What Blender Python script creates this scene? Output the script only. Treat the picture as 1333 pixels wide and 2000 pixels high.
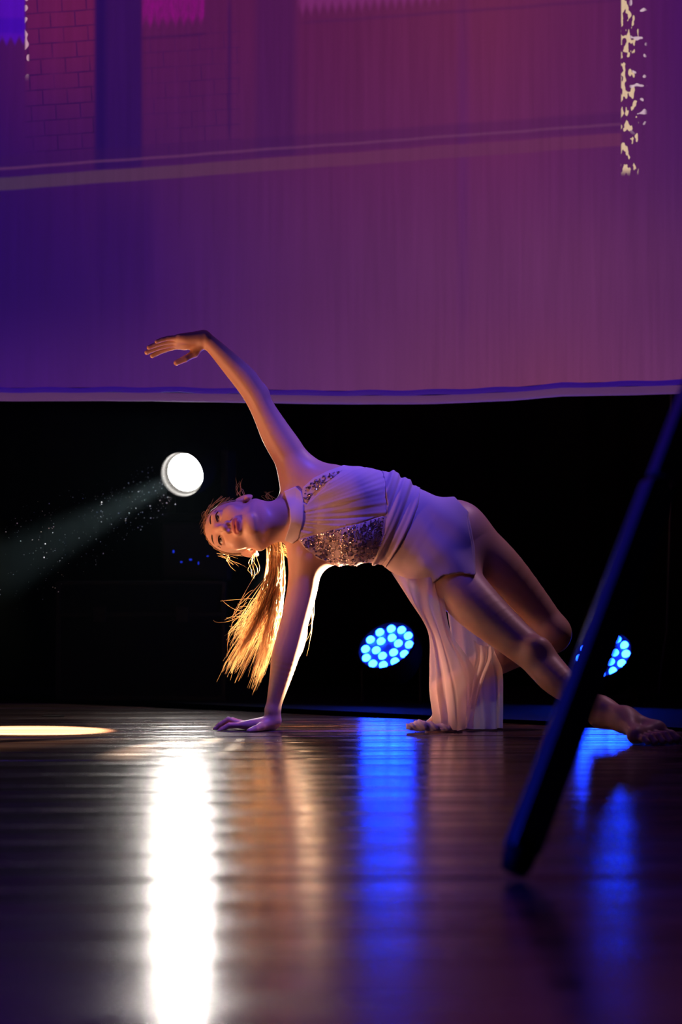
import bpy, bmesh, math, random
import numpy as np
from mathutils import Vector, Matrix, noise as mnoise

for o in list(bpy.data.objects):
    bpy.data.objects.remove(o, do_unlink=True)
scene = bpy.context.scene
COL = scene.collection
random.seed(7); RNG = np.random.default_rng(7)

# ------------------------------------------------------------------ camera
FPX = 2000 * 85 / 36.0                      # focal length in pixels
CAM_H, CAM_D, HOR = 0.45, 7.38, 1137.0      # height, distance to the dancer (Y = 0), horizon row
PITCH = math.atan((HOR - 1000) / FPX)
cd = bpy.data.cameras.new('camera')
cd.sensor_fit = 'VERTICAL'; cd.sensor_height = 36; cd.lens = 85
cd.clip_start = 0.05; cd.clip_end = 60
cd.dof.use_dof = True; cd.dof.focus_distance = 7.33; cd.dof.aperture_fstop = 3.0
cam = bpy.data.objects.new('camera', cd); COL.objects.link(cam)
cam.location = (0, -CAM_D, CAM_H); cam.rotation_euler = (math.pi / 2 + PITCH, 0, 0)
scene.camera = cam
CP, SP = math.cos(PITCH), math.sin(PITCH)

def P(px, py, Y=0.0):
    """pixel + depth -> world point"""
    x = (px - 666.5) / FPX; y = -(py - 1000) / FPX
    d = np.array([x, CP - y * SP, SP + y * CP])
    t = (Y + CAM_D) / d[1]
    return np.array([0, -CAM_D, CAM_H]) + t * d

def PZ(px, Y, Z):
    """pixel column, depth and height -> world point"""
    dist = (Y + CAM_D) * CP + (Z - CAM_H) * SP
    return np.array([(px - 666.5) / FPX * dist, Y, Z])

def to_px(p):
    p = np.atleast_2d(p) - np.array([0, -CAM_D, CAM_H])
    dep = p[:, 1] * CP + p[:, 2] * SP
    up = -p[:, 1] * SP + p[:, 2] * CP
    return 666.5 + FPX * p[:, 0] / dep, 1000 - FPX * up / dep

# ------------------------------------------------------------------ world, exposure
w = bpy.data.worlds.new('stage_dark'); scene.world = w; w.use_nodes = True
w.node_tree.nodes['Background'].inputs[0].default_value = (0.10, 0.06, 0.30, 1)
w.node_tree.nodes['Background'].inputs[1].default_value = 0.012
scene.view_settings.view_transform = 'Standard'; scene.view_settings.look = 'None'
scene.view_settings.exposure = 0.0; scene.view_settings.gamma = 1.0
scene.view_settings.use_curve_mapping = False

# ------------------------------------------------------------------ stage lamps, added lights
def aim(o, target):
    d = Vector(target) - o.location
    o.rotation_euler = d.to_track_quat('-Z', 'Y').to_euler()

def spot(name, loc, target, color, energy, angle, blend=0.5, radius=0.05):
    l = bpy.data.lights.new(name, 'SPOT'); l.color = color; l.energy = energy
    l.spot_size = math.radians(angle); l.spot_blend = blend; l.shadow_soft_size = radius
    o = bpy.data.objects.new(name, l); COL.objects.link(o); o.location = loc; aim(o, target)
    return o

# warm low footlight from the house-left corner of the stage
spot('footlight_warm', (-1.75, -1.0, 0.10), (-0.5, 0, 0.80), (1.0, 0.37, 0.16), 82, 48, 0.9, 0.10)
# narrow warm fill, added to brighten the skirt
spot('skirt_fill', (-1.95, -1.0, 0.22), (0.26, -0.08, 0.17), (1.0, 0.52, 0.36), 240, 8, 0.9, 0.06)
# soft magenta wash from the front of house
spot('front_wash', (-1.6, -7.0, 2.2), (-0.25, 0, 0.70), (0.90, 0.30, 0.50), 58, 8, 1.0, 0.25)
# blue washes from the overhead bar and a low side spot on the stand leg
spot('overhead_blue', (0.7, -1.0, 3.9), (-0.02, 0, 0.72), (0.13, 0.08, 1.0), 600, 17, 0.9, 0.12)
spot('stage_blue', (-1.2, -2.2, 4.2), (-0.2, -1.6, 0.0), (0.14, 0.06, 1.0), 45, 95, 0.8, 0.15)
spot('side_blue', (-2.6, -3.45, 1.2), (0.45, -3.6, 0.3), (0.01, 0.03, 1.0), 620, 24, 0.6, 0.10)
# warm back light low behind the dancer, and an unseen one added for the hair
spot('back_light_warm', P(1080, 1215, 0.58), (-0.17, 0.0, 0.36), (1.0, 0.74, 0.46), 1500, 30, 0.5, 0.04)
spot('added_hair_backlight', P(625, 1000, 0.95), tuple(P(505, 1218, 0.05)), (1.0, 0.84, 0.62), 5200, 10.5, 0.6, 0.03)
# fill added beside the moving head for floor sheen and a back rim
spot('floor_sheen_fill', tuple(P(352, 940, 1.70)), (-0.55, 0.0, 0.1), (1.0, 0.90, 0.80), 20, 70, 0.9, 0.07)
# pale rim light from the bar above the back of the stage
spot('rim_light', (1.8, 1.05, 3.2), (0.35, 0, 0.4), (1.0, 0.55, 0.75), 80, 30, 0.6, 0.08)
# warm pool on the floor at the left
spot('floor_pool', (-2.4, 0.9, 3.2), tuple(P(55, 1428, 0.0)), (1.0, 0.72, 0.42), 42000, 7.5, 0.35, 0.02)

# ------------------------------------------------------------------ helpers
MATS = {}
def mat(name, color=(0.5, 0.5, 0.5), rough=0.5, metal=0.0, **kw):
    m = bpy.data.materials.new(name); m.use_nodes = True
    b = m.node_tree.nodes['Principled BSDF']
    b.inputs['Base Color'].default_value = (*color, 1)
    b.inputs['Roughness'].default_value = rough; b.inputs['Metallic'].default_value = metal
    for k, v in kw.items():
        b.inputs[k.replace('_', ' ')].default_value = v
    MATS[name] = m
    return m

def add_noise_color(m, c1, c2, scale, detail=3, stretch=(1, 1, 1), rough=None, bump=0.0, bscale=None):
    nt = m.node_tree; n = nt.nodes; b = n['Principled BSDF']
    tc = n.new('ShaderNodeTexCoord'); mp = n.new('ShaderNodeMapping'); mp.inputs['Scale'].default_value = stretch
    nz = n.new('ShaderNodeTexNoise'); nz.inputs['Scale'].default_value = scale; nz.inputs['Detail'].default_value = detail
    rp = n.new('ShaderNodeValToRGB'); rp.color_ramp.elements[0].color = (*c1, 1); rp.color_ramp.elements[1].color = (*c2, 1)
    rp.color_ramp.elements[0].position = 0.3; rp.color_ramp.elements[1].position = 0.7
    nt.links.new(tc.outputs['Object'], mp.inputs[0]); nt.links.new(mp.outputs[0], nz.inputs['Vector'])
    nt.links.new(nz.outputs[0], rp.inputs[0]); nt.links.new(rp.outputs[0], b.inputs['Base Color'])
    if rough:
        mr = n.new('ShaderNodeMapRange'); mr.inputs['To Min'].default_value = rough[0]; mr.inputs['To Max'].default_value = rough[1]
        nt.links.new(nz.outputs[0], mr.inputs[0]); nt.links.new(mr.outputs[0], b.inputs['Roughness'])
    if bump:
        bp = n.new('ShaderNodeBump'); bp.inputs['Strength'].default_value = bump; bp.inputs['Distance'].default_value = 0.002
        nb = n.new('ShaderNodeTexNoise'); nb.inputs['Scale'].default_value = bscale or scale * 4
        nt.links.new(mp.outputs[0], nb.inputs['Vector']); nt.links.new(nb.outputs[0], bp.inputs['Height'])
        nt.links.new(bp.outputs[0], b.inputs['Normal'])

def emat(name, color, strength):
    m = bpy.data.materials.new(name); m.use_nodes = True; nt = m.node_tree
    for x in list(nt.nodes): nt.nodes.remove(x)
    e = nt.nodes.new('ShaderNodeEmission'); o = nt.nodes.new('ShaderNodeOutputMaterial')
    e.inputs[0].default_value = (*color, 1); e.inputs[1].default_value = strength
    nt.links.new(e.outputs[0], o.inputs[0]); MATS[name] = m
    return m

def link(name, me, m=None, parent=None, smooth=True):
    if m is not None: me.materials.append(m)
    if smooth and len(me.polygons):
        me.polygons.foreach_set('use_smooth', np.ones(len(me.polygons), bool))
    o = bpy.data.objects.new(name, me); COL.objects.link(o)
    if parent is not None: o.parent = parent
    return o

def mesh_obj(name, verts, faces, m=None, parent=None, smooth=True):
    me = bpy.data.meshes.new(name)
    verts = np.asarray(verts, np.float32)
    if isinstance(faces, np.ndarray):
        me.vertices.add(len(verts)); me.vertices.foreach_set('co', verts.ravel())
        n, k = faces.shape
        me.loops.add(n * k); me.loops.foreach_set('vertex_index', faces.astype(np.int32).ravel())
        me.polygons.add(n); me.polygons.foreach_set('loop_start', np.arange(0, n * k, k, dtype=np.int32))
        me.update(calc_edges=True); me.validate()
    else:
        me.from_pydata(verts.tolist(), [], faces); me.update()
    return link(name, me, m, parent, smooth)

def bm_obj(name, bm, m=None, parent=None, smooth=False):
    me = bpy.data.meshes.new(name); bmesh.ops.recalc_face_normals(bm, faces=bm.faces[:]); bm.to_mesh(me); bm.free()
    return link(name, me, m, parent, smooth)

def box_bm(bm, c, s, bevel=0.0, rot=None):
    r = bmesh.ops.create_cube(bm, size=1.0)
    vs = r['verts']
    M = Matrix.Translation(Vector(c)) @ (rot.to_4x4() if rot is not None else Matrix()) @ Matrix.Diagonal((*s, 1))
    bmesh.ops.transform(bm, matrix=M, verts=vs)
    if bevel:
        es = list({e for v in vs for e in v.link_edges})
        bmesh.ops.bevel(bm, geom=es, offset=bevel, segments=2, affect='EDGES', profile=0.6)
    return bm

def frame_from(axis, hint=(0, 0, 1)):
    a = Vector(axis).normalized(); h = Vector(hint)
    x = h.cross(a)
    if x.length < 1e-4: x = Vector((1, 0, 0)).cross(a)
    x.normalize(); y = a.cross(x)
    return Matrix((x, y, a)).transposed()

def lathe_bm(bm, profile, origin, R, seg=32, caps=True):
    """profile: list of (radius, along)"""
    rings = []
    for r, z in profile:
        if r < 1e-6:
            rings.append([bm.verts.new(Vector(origin) + R @ Vector((0, 0, z)))]); continue
        rings.append([bm.verts.new(Vector(origin) + R @ Vector((r * math.cos(2 * math.pi * i / seg), r * math.sin(2 * math.pi * i / seg), z))) for i in range(seg)])
    for a, b in zip(rings, rings[1:]):
        for i in range(seg):
            j = (i + 1) % seg
            if len(a) == 1 and len(b) == 1: continue
            if len(a) == 1: bm.faces.new((a[0], b[i], b[j]))
            elif len(b) == 1: bm.faces.new((a[i], a[j], b[0]))
            else: bm.faces.new((a[i], a[j], b[j], b[i]))
    return bm

def tubes(paths, radii, sides=3):
    """many thin tubes -> (verts, quads). paths: (n, k, 3), radii: (n, k)"""
    paths = np.asarray(paths, float); n, k, _ = paths.shape
    t = np.gradient(paths, axis=1); t /= np.linalg.norm(t, axis=2, keepdims=True) + 1e-9
    ref = np.where(np.abs(t[..., 1:2]) > 0.9, np.array([1.0, 0, 0]), np.array([0, 1.0, 0]))
    a = np.cross(t, ref); a /= np.linalg.norm(a, axis=2, keepdims=True) + 1e-9
    b = np.cross(t, a)
    ang = np.arange(sides) * 2 * np.pi / sides
    V = paths[:, :, None, :] + np.asarray(radii)[:, :, None, None] * (np.cos(ang)[None, None, :, None] * a[:, :, None, :] + np.sin(ang)[None, None, :, None] * b[:, :, None, :])
    idx = np.arange(n * k * sides).reshape(n, k, sides)
    q = np.stack([idx[:, :-1], np.roll(idx[:, :-1], -1, 2), np.roll(idx[:, 1:], -1, 2), idx[:, 1:]], -1)
    return V.reshape(-1, 3), q.reshape(-1, 4)

def tag(o, label=None, cat=None, group=None, kind=None):
    if label: o['label'] = label
    if cat: o['category'] = cat
    if group: o['group'] = group
    if kind: o['kind'] = kind
    return o

def empty(name, loc):
    o = bpy.data.objects.new(name, None); COL.objects.link(o); o.location = loc; o.empty_display_size = 0.1
    return o

def under(o, root):
    """parent keeping world placement of geometry written in world coordinates"""
    o.parent = root
    o.matrix_parent_inverse = Matrix.Translation(-root.location)
    return o

# ------------------------------------------------------------------ materials
mat('black_cloth', (0.002, 0.002, 0.003), 0.95, Specular_IOR_Level=0.1)
mat('black_floor', (0.002, 0.002, 0.003), 0.9, Specular_IOR_Level=0.1)
mat('black_metal', (0.0025, 0.0025, 0.0035), 0.6, 0.0, Specular_IOR_Level=0.1)
mat('black_plastic', (0.002, 0.002, 0.003), 0.7, Specular_IOR_Level=0.08)
mat('case_skin', (0.002, 0.002, 0.003), 0.8, Specular_IOR_Level=0.05)
mat('case_metal', (0.12, 0.12, 0.14), 0.45, 0.9)
mat('barrel_inner', (0.006, 0.0055, 0.005), 0.8, Specular_IOR_Level=0.1)
mat('skin', (0.62, 0.36, 0.27), 0.46, Subsurface_Weight=0.12, Subsurface_Scale=0.02, Specular_IOR_Level=0.4)
mat('eye_white', (0.5, 0.47, 0.45), 0.15)
mat('iris', (0.03, 0.018, 0.012), 0.05)
mat('brow', (0.045, 0.022, 0.014), 0.9)
mat('cap_hair', (0.22, 0.11, 0.045), 0.5)
mat('sequin', (0.75, 0.58, 0.55), 0.2, 0.92)
add_noise_color(MATS['sequin'], (0.30, 0.2, 0.22), (0.85, 0.70, 0.66), 60)
add_noise_color(MATS['cap_hair'], (0.12, 0.055, 0.02), (0.34, 0.18, 0.08), 90, stretch=(1, 1, 1), bump=0.6, bscale=300)

def cloth_mat(name, color, transl=0.25, transp=0.0, bump=0.15):
    m = bpy.data.materials.new(name); m.use_nodes = True; nt = m.node_tree; n = nt.nodes
    for x in list(n): n.remove(x)
    out = n.new('ShaderNodeOutputMaterial'); d = n.new('ShaderNodeBsdfDiffuse'); t = n.new('ShaderNodeBsdfTranslucent')
    d.inputs[0].default_value = (*color, 1); t.inputs[0].default_value = (*color, 1)
    mx = n.new('ShaderNodeMixShader'); mx.inputs[0].default_value = transl
    nt.links.new(d.outputs[0], mx.inputs[1]); nt.links.new(t.outputs[0], mx.inputs[2]); last = mx
    tc = n.new('ShaderNodeTexCoord'); nz = n.new('ShaderNodeTexNoise'); nz.inputs['Scale'].default_value = 700
    nt.links.new(tc.outputs['Object'], nz.inputs['Vector'])
    bp = n.new('ShaderNodeBump'); bp.inputs['Strength'].default_value = bump; bp.inputs['Distance'].default_value = 0.001
    nt.links.new(nz.outputs[0], bp.inputs['Height']); nt.links.new(bp.outputs[0], d.inputs['Normal'])
    if transp:
        tr = n.new('ShaderNodeBsdfTransparent'); m2 = n.new('ShaderNodeMixShader')
        lw = n.new('ShaderNodeLayerWeight'); lw.inputs[0].default_value = 0.35
        mr = n.new('ShaderNodeMapRange'); mr.inputs['To Min'].default_value = transp; mr.inputs['To Max'].default_value = 0.0
        nt.links.new(lw.outputs['Facing'], mr.inputs[0]); nt.links.new(mr.outputs[0], m2.inputs[0])
        nt.links.new(mx.outputs[0], m2.inputs[1]); nt.links.new(tr.outputs[0], m2.inputs[2]); last = m2
    nt.links.new(last.outputs[0], out.inputs[0]); MATS[name] = m
    return m
cloth_mat('bodice_cloth', (0.66, 0.52, 0.52), 0.1)
cloth_mat('drape_cloth', (0.62, 0.50, 0.52), 0.15)
cloth_mat('collar_cloth', (0.72, 0.60, 0.60), 0.1)
cloth_mat('chiffon', (0.90, 0.74, 0.72), 0.5, 0.30)

def hair_mat():
    m = bpy.data.materials.new('hair_strand'); m.use_nodes = True; nt = m.node_tree; n = nt.nodes
    for x in list(n): n.remove(x)
    out = n.new('ShaderNodeOutputMaterial'); d = n.new('ShaderNodeBsdfDiffuse'); t = n.new('ShaderNodeBsdfTranslucent'); g = n.new('ShaderNodeBsdfGlossy')
    d.inputs[0].default_value = (0.26, 0.15, 0.08, 1); t.inputs[0].default_value = (0.92, 0.66, 0.40, 1)
    g.inputs[0].default_value = (0.9, 0.7, 0.45, 1); g.inputs['Roughness'].default_value = 0.3
    a = n.new('ShaderNodeMixShader'); a.inputs[0].default_value = 0.68; b = n.new('ShaderNodeMixShader'); b.inputs[0].default_value = 0.22
    nt.links.new(d.outputs[0], a.inputs[1]); nt.links.new(t.outputs[0], a.inputs[2])
    nt.links.new(a.outputs[0], b.inputs[1]); nt.links.new(g.outputs[0], b.inputs[2]); nt.links.new(b.outputs[0], out.inputs[0])
    MATS['hair_strand'] = m
hair_mat()

# skin: lips / nails tint through a painted attribute
def skin_nodes():
    m = MATS['skin']; nt = m.node_tree; n = nt.nodes; b = n['Principled BSDF']
    at = n.new('ShaderNodeAttribute'); at.attribute_name = 'tint'
    nz = n.new('ShaderNodeTexNoise'); nz.inputs['Scale'].default_value = 14; tc = n.new('ShaderNodeTexCoord')
    nt.links.new(tc.outputs['Object'], nz.inputs['Vector'])
    c = n.new('ShaderNodeMix'); c.data_type = 'RGBA'; c.inputs[6].default_value = (0.60, 0.34, 0.25, 1); c.inputs[7].default_value = (0.66, 0.40, 0.30, 1)
    nt.links.new(nz.outputs[0], c.inputs[0])
    l = n.new('ShaderNodeMix'); l.data_type = 'RGBA'; l.inputs[7].default_value = (0.42, 0.10, 0.10, 1)
    nt.links.new(at.outputs['Fac'], l.inputs[0]); nt.links.new(c.outputs[2], l.inputs[6]); nt.links.new(l.outputs[2], b.inputs['Base Color'])
    b.inputs['Subsurface Radius'].default_value = (1.0, 0.35, 0.15)
skin_nodes()

# floor boards: dark varnished wood
def wood_mat():
    m = mat('varnished_wood', (0.05, 0.02, 0.012), 0.2); nt = m.node_tree; n = nt.nodes; b = n['Principled BSDF']
    tc = n.new('ShaderNodeTexCoord')
    def noise(scale, stretch, detail=4):
        mp = n.new('ShaderNodeMapping'); mp.inputs['Scale'].default_value = stretch
        z = n.new('ShaderNodeTexNoise'); z.inputs['Scale'].default_value = scale; z.inputs['Detail'].default_value = detail
        nt.links.new(tc.outputs['Object'], mp.inputs[0]); nt.links.new(mp.outputs[0], z.inputs['Vector']); return z
    grain = noise(9, (0.35, 5, 1)); rp = n.new('ShaderNodeValToRGB')
    rp.color_ramp.elements[0].color = (0.030, 0.015, 0.013, 1); rp.color_ramp.elements[1].color = (0.115, 0.058, 0.042, 1)
    rp.color_ramp.elements[0].position = 0.3; rp.color_ramp.elements[1].position = 0.72
    oi = n.new('ShaderNodeObjectInfo'); hv = n.new('ShaderNodeMath'); hv.operation = 'MULTIPLY_ADD'; hv.inputs[1].default_value = 0.25; hv.inputs[2].default_value = -0.12
    ad = n.new('ShaderNodeMath'); nt.links.new(oi.outputs['Random'], hv.inputs[0]); nt.links.new(hv.outputs[0], ad.inputs[0]); nt.links.new(grain.outputs[0], ad.inputs[1])
    nt.links.new(ad.outputs[0], rp.inputs[0]); nt.links.new(rp.outputs[0], b.inputs['Base Color'])
    sm = noise(3.0, (0.5, 3, 1)); mr = n.new('ShaderNodeMapRange'); mr.inputs['From Min'].default_value = 0.3; mr.inputs['From Max'].default_value = 0.7
    mr.inputs['To Min'].default_value = 0.13; mr.inputs['To Max'].default_value = 0.30
    nt.links.new(sm.outputs[0], mr.inputs[0]); nt.links.new(mr.outputs[0], b.inputs['Roughness'])
    wv = noise(5, (0.25, 4, 1), 2); bp = n.new('ShaderNodeBump'); bp.inputs['Strength'].default_value = 0.14; bp.inputs['Distance'].default_value = 0.004
    fine = noise(60, (0.15, 3, 1), 2); b2 = n.new('ShaderNodeBump'); b2.inputs['Strength'].default_value = 0.12; b2.inputs['Distance'].default_value = 0.001
    nt.links.new(wv.outputs[0], bp.inputs['Height']); nt.links.new(fine.outputs[0], b2.inputs['Height'])
    nt.links.new(bp.outputs[0], b2.inputs['Normal']); nt.links.new(b2.outputs[0], b.inputs['Normal'])
    b.inputs['IOR'].default_value = 1.75
wood_mat()

# ------------------------------------------------------------------ floor: boards running across the stage
fl = empty('floor', (0, 0, 0)); tag(fl, 'dark glossy varnished wooden stage floor of wide boards', kind='structure')
BW, GAP = 0.31, 0.008
ANG = math.radians(4.0)
prof = [(-.5, -.020), (-.5, -.0025), (-.494, -.0006), (-.48, 0.0), (.48, 0.0), (.494, -.0006), (.5, -.0025), (.5, -.020)]
board_mesh = None; edge_y = -6.35
for i in range(30):
    if board_mesh is None:
        xs = [-4.2, 4.2]; V = []; F = []
        for x in xs:
            for (t, z) in prof: V.append((x, t * (BW - GAP), z))
        n = len(prof)
        for j in range(n - 1): F.append((j, j + 1, n + j + 1, n + j))
        F.append(tuple(range(n))[::-1]); F.append(tuple(range(n, 2 * n)))
        o = mesh_obj('plank', V, F, MATS['varnished_wood'], fl, smooth=False); board_mesh = o.data
    else:
        o = bpy.data.objects.new('plank', board_mesh); COL.objects.link(o); o.parent = fl
    wd = random.uniform(.72, 1.28); yy = edge_y + BW * wd / 2; edge_y += BW * wd; o.scale = (1, wd, 1)
    o.location = (0, yy, random.uniform(-0.0006, 0.0) - 0.0009)
    o.rotation_euler = (random.uniform(-0.006, 0.006), 0, ANG + random.uniform(-0.0008, 0.0008))
# sub floor below the joints
bm = bmesh.new(); box_bm(bm, (0, -1.5, -0.045), (9, 11, 0.04)); tag(bm_obj('trim_1', bm, MATS['black_floor']), 'black sub floor under the stage boards', kind='structure')
# black matting lying over the boards at the back, its front edge running askew
e0, e1 = P(0, 1358), P(1333, 1425)
def on_floor(px, py):
    x = (px - 666.5) / FPX; y = -(py - 1000) / FPX
    d = np.array([x, CP - y * SP, SP + y * CP]); t = -CAM_H / d[2]
    return np.array([0, -CAM_D, CAM_H]) + t * d
A, B = on_floor(0, 1357), on_floor(1333, 1423)
dv = (B - A) / np.linalg.norm(B - A)
A2, B2 = A - dv * 2.2, B + dv * 1.6
pts = [A2, B2, np.array([B2[0], 3.2, 0]), np.array([A2[0], 3.2, 0])]
V = [(p[0], p[1], z) for z in (0.0006, 0.0025) for p in pts]
o = mesh_obj('trim_2', V, [(0, 3, 2, 1), (4, 5, 6, 7), (0, 1, 5, 4), (1, 2, 6, 5), (2, 3, 7, 6), (3, 0, 4, 7)], MATS['black_floor'], smooth=False)
tag(o, 'matt black matting over the back of the stage', kind='structure')
# back wall and a black curtain in front of it
bm = bmesh.new(); box_bm(bm, (0, 3.35, 2.2), (9, 0.1, 4.6)); tag(bm_obj('wall_back', bm, MATS['black_cloth']), 'black back wall of the stage', kind='structure')
V = []; F = []; nx = 220
for i in range(nx):
    x = -4.2 + 8.4 * i / (nx - 1)
    dy = 0.05 * math.sin(x * 17 + 1.5 * math.sin(x * 3)) + 0.02 * math.sin(x * 41)
    V += [(x, 2.95 + dy * 1.1, 0.004), (x, 2.95 + dy * 0.9, 2.0), (x, 2.95 + dy * 0.6, 4.2)]
for i in range(nx - 1):
    for j in range(2): a = i * 3 + j; F.append((a, a + 3, a + 4, a + 1))
o = mesh_obj('stage_curtain', V, F, MATS['black_cloth']); so = o.modifiers.new('thick', 'SOLIDIFY'); so.thickness = 0.006
tag(o, 'black pleated curtain hanging across the back of the stage', 'curtain')

# ------------------------------------------------------------------ projection screen
def screen_material():
    m = bpy.data.materials.new('projected_picture'); m.use_nodes = True; nt = m.node_tree; n = nt.nodes; L = nt.links.new
    b = n['Principled BSDF']; b.inputs['Roughness'].default_value = 0.9; b.inputs['Base Color'].default_value = (0.03, 0.03, 0.03, 1)
    b.inputs['Specular IOR Level'].default_value = 0.1
    uv = n.new('ShaderNodeUVMap'); uv.uv_map = 'UVMap'; sx = n.new('ShaderNodeSeparateXYZ'); L(uv.outputs[0], sx.inputs[0])
    X, Y = sx.outputs[0], sx.outputs[1]            # in picture units: x 0..1.333, y 0 at the top, growing downwards
    def M(op, a, b_=None, c=None, clamp=False):
        k = n.new('ShaderNodeMath'); k.operation = op; k.use_clamp = clamp
        for i, v in enumerate((a, b_, c)):
            if v is None: continue
            if isinstance(v, (int, float)): k.inputs[i].default_value = v
            else: L(v, k.inputs[i])
        return k.outputs[0]
    def band(v, lo, hi, soft):                       # 1 inside lo..hi
        a = n.new('ShaderNodeMapRange'); a.interpolation_type = 'SMOOTHSTEP'; L(v, a.inputs[0]); a.inputs[1].default_value = lo - soft; a.inputs[2].default_value = lo + soft
        c = n.new('ShaderNodeMapRange'); c.interpolation_type = 'SMOOTHSTEP'; L(v, c.inputs[0]); c.inputs[1].default_value = hi - soft; c.inputs[2].default_value = hi + soft
        c.inputs[3].default_value = 1; c.inputs[4].default_value = 0
        return M('MULTIPLY', a.outputs[0], c.outputs[0])
    def noise(sc, stretch=(1, 1, 1), detail=2):
        mp = n.new('ShaderNodeMapping'); mp.inputs['Scale'].default_value = stretch; L(uv.outputs[0], mp.inputs[0])
        z = n.new('ShaderNodeTexNoise'); z.inputs['Scale'].default_value = sc; z.inputs['Detail'].default_value = detail; L(mp.outputs[0], z.inputs['Vector'])
        return z.outputs[0]
    def lin(h):
        r = [int(h[i:i + 2], 16) / 255 for i in (0, 2, 4)]
        return tuple(((c + .055) / 1.055) ** 2.4 if c > .04045 else c / 12.92 for c in r) + (1,)
    def ramp(stops):
        r = n.new('ShaderNodeValToRGB'); el = r.color_ramp.elements
        while len(el) < len(stops): el.new(0.5)
        for e, (p, h) in zip(el, stops): e.position = p; e.color = lin(h)
        L(M('DIVIDE', X, 1.333), r.inputs[0]); return r.outputs[0]
    def mix(f, a, bcol, mode='MIX'):
        k = n.new('ShaderNodeMix'); k.data_type = 'RGBA'; k.blend_type = mode
        if isinstance(f, (int, float)): k.inputs[0].default_value = f
        else: L(f, k.inputs[0])
        for i, v in ((6, a), (7, bcol)):
            if isinstance(v, str): k.inputs[i].default_value = lin(v)
            else: L(v, k.inputs[i])
        return k.outputs[2]
    low = ramp([(0.0, '250a58'), (0.12, '2c0d58'), (0.24, '3c155c'), (0.45, '4f2158'), (0.68, '5c295a'), (0.85, '602c5c'), (1.0, '552658')])
    mid = ramp([(0.0, '2a0c56'), (0.12, '350f54'), (0.3, '471a54'), (0.5, '561f54'), (0.75, '5f2458'), (1.0, '4a1c58')])
    top = ramp([(0.0, '451058'), (0.10, '571850'), (0.3, '52174c'), (0.5, '591c4a'), (0.72, '66244c'), (0.88, '5a1e52'), (1.0, '451458')])
    bot = ramp([(0.0, '3a1468'), (0.3, '4a1f62'), (0.6, '5f2d5c'), (0.8, '683058'), (1.0, '643060')])
    c = mix(band(Y, 0.20, 9, 0.22), top, mid); c = mix(band(Y, 0.42, 9, 0.14), c, low); c = mix(band(Y, 0.68, 9, 0.12), c, bot)
    # the stone ledge crossing the picture: rows fall to the left
    led = M('MULTIPLY_ADD', X, 0.072, Y)              # tilted coordinate
    above = band(led, -9, 0.345, 0.006)
    wleft = band(X, -9, 1.215, 0.004)
    # brick courses
    def bricks(x0, x1, y0, y1, amt, soft):
        bt = n.new('ShaderNodeTexBrick'); mp = n.new('ShaderNodeMapping'); mp.inputs['Rotation'].default_value = (0, 0, 0.06)
        L(uv.outputs[0], mp.inputs[0]); L(mp.outputs[0], bt.inputs['Vector'])
        bt.inputs['Scale'].default_value = 1.0; bt.inputs['Brick Width'].default_value = 0.048; bt.inputs['Row Height'].default_value = 0.03
        bt.inputs['Mortar Size'].default_value = 0.0022; bt.inputs['Mortar Smooth'].default_value = 0.6
        f = M('MULTIPLY', band(X, x0, x1, 0.006), band(Y, y0, y1, soft))
        wob = M('MULTIPLY', f, M('MULTIPLY', bt.outputs['Fac'], M('MULTIPLY_ADD', noise(22), 1.6, -0.2)))
        return M('MULTIPLY', wob, amt, clamp=True), f
    f1, r1 = bricks(0.05, 0.187, -1, 0.31, 0.75, 0.03)
    c = mix(M('MULTIPLY', r1, M('MULTIPLY', band(Y, -1, 0.13, 0.12), 0.45)), c, '701a4a')
    c = mix(f1, c, '240a48')
    f2, r2 = bricks(0.278, 0.47, 0.06, 0.30, 0.35, 0.04); c = mix(f2, c, '2c0c4c')
    # dark piers
    c = mix(M('MULTIPLY', M('MULTIPLY', band(X, 0.187, 0.277, 0.006), above), 0.8), c, '260c55')
    c = mix(M('MULTIPLY', M('MULTIPLY', band(X, 0.187, 0.207, 0.008), above), 0.6), c, '1c0850')
    c = mix(M('MULTIPLY', M('MULTIPLY', band(X, 0.50, 0.578, 0.012), above), 0.42), c, '3a1452')
    c = mix(M('MULTIPLY', M('MULTIPLY', band(X, 0.445, 0.452, 0.004), band(Y, 0, 0.26, 0.03)), 0.5), c, '301050')
    c = mix(M('MULTIPLY', M('MULTIPLY', band(X, 0.19, 0.30, 0.02), band(Y, 0.37, 0.60, 0.10)), 0.35), c, '260a56')
    c = mix(M('MULTIPLY', M('MULTIPLY', band(X, 0.895, 0.915, 0.01), band(Y, 0, 0.6, 0.2)), 0.22), c, '4a1a68')
    # ledge rows
    c = mix(M('MULTIPLY', M('MULTIPLY', band(led, 0.306, 0.345, 0.006), wleft), 0.28), c, '35124e')
    c = mix(M('MULTIPLY', M('MULTIPLY', band(led, 0.327, 0.332, 0.003), wleft), 0.30), c, '7a4468')
    edge = ramp([(0.0, '46304e'), (0.25, '54304f'), (0.5, '5f2c52'), (1.0, '642a54')])
    c = mix(M('MULTIPLY', M('MULTIPLY', band(led, 0.347, 0.372, 0.003), wleft), 0.8), c, edge)
    c = mix(M('MULTIPLY', M('MULTIPLY', band(led, 0.084, 0.090, 0.004), band(X, 0.59, 1.215, 0.02)), 0.35), c, '43164f')
    c = mix(M('MULTIPLY', M('MULTIPLY', band(led, 0.092, 0.098, 0.004), band(X, 0.275, 0.40, 0.01)), 0.45), c, '35104a')
    # lit openings at the top
    teeth = M('GREATER_THAN', M('MULTIPLY_ADD', M('SINE', M('MULTIPLY', X, 360)), 0.008, Y), 0.0)
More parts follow.
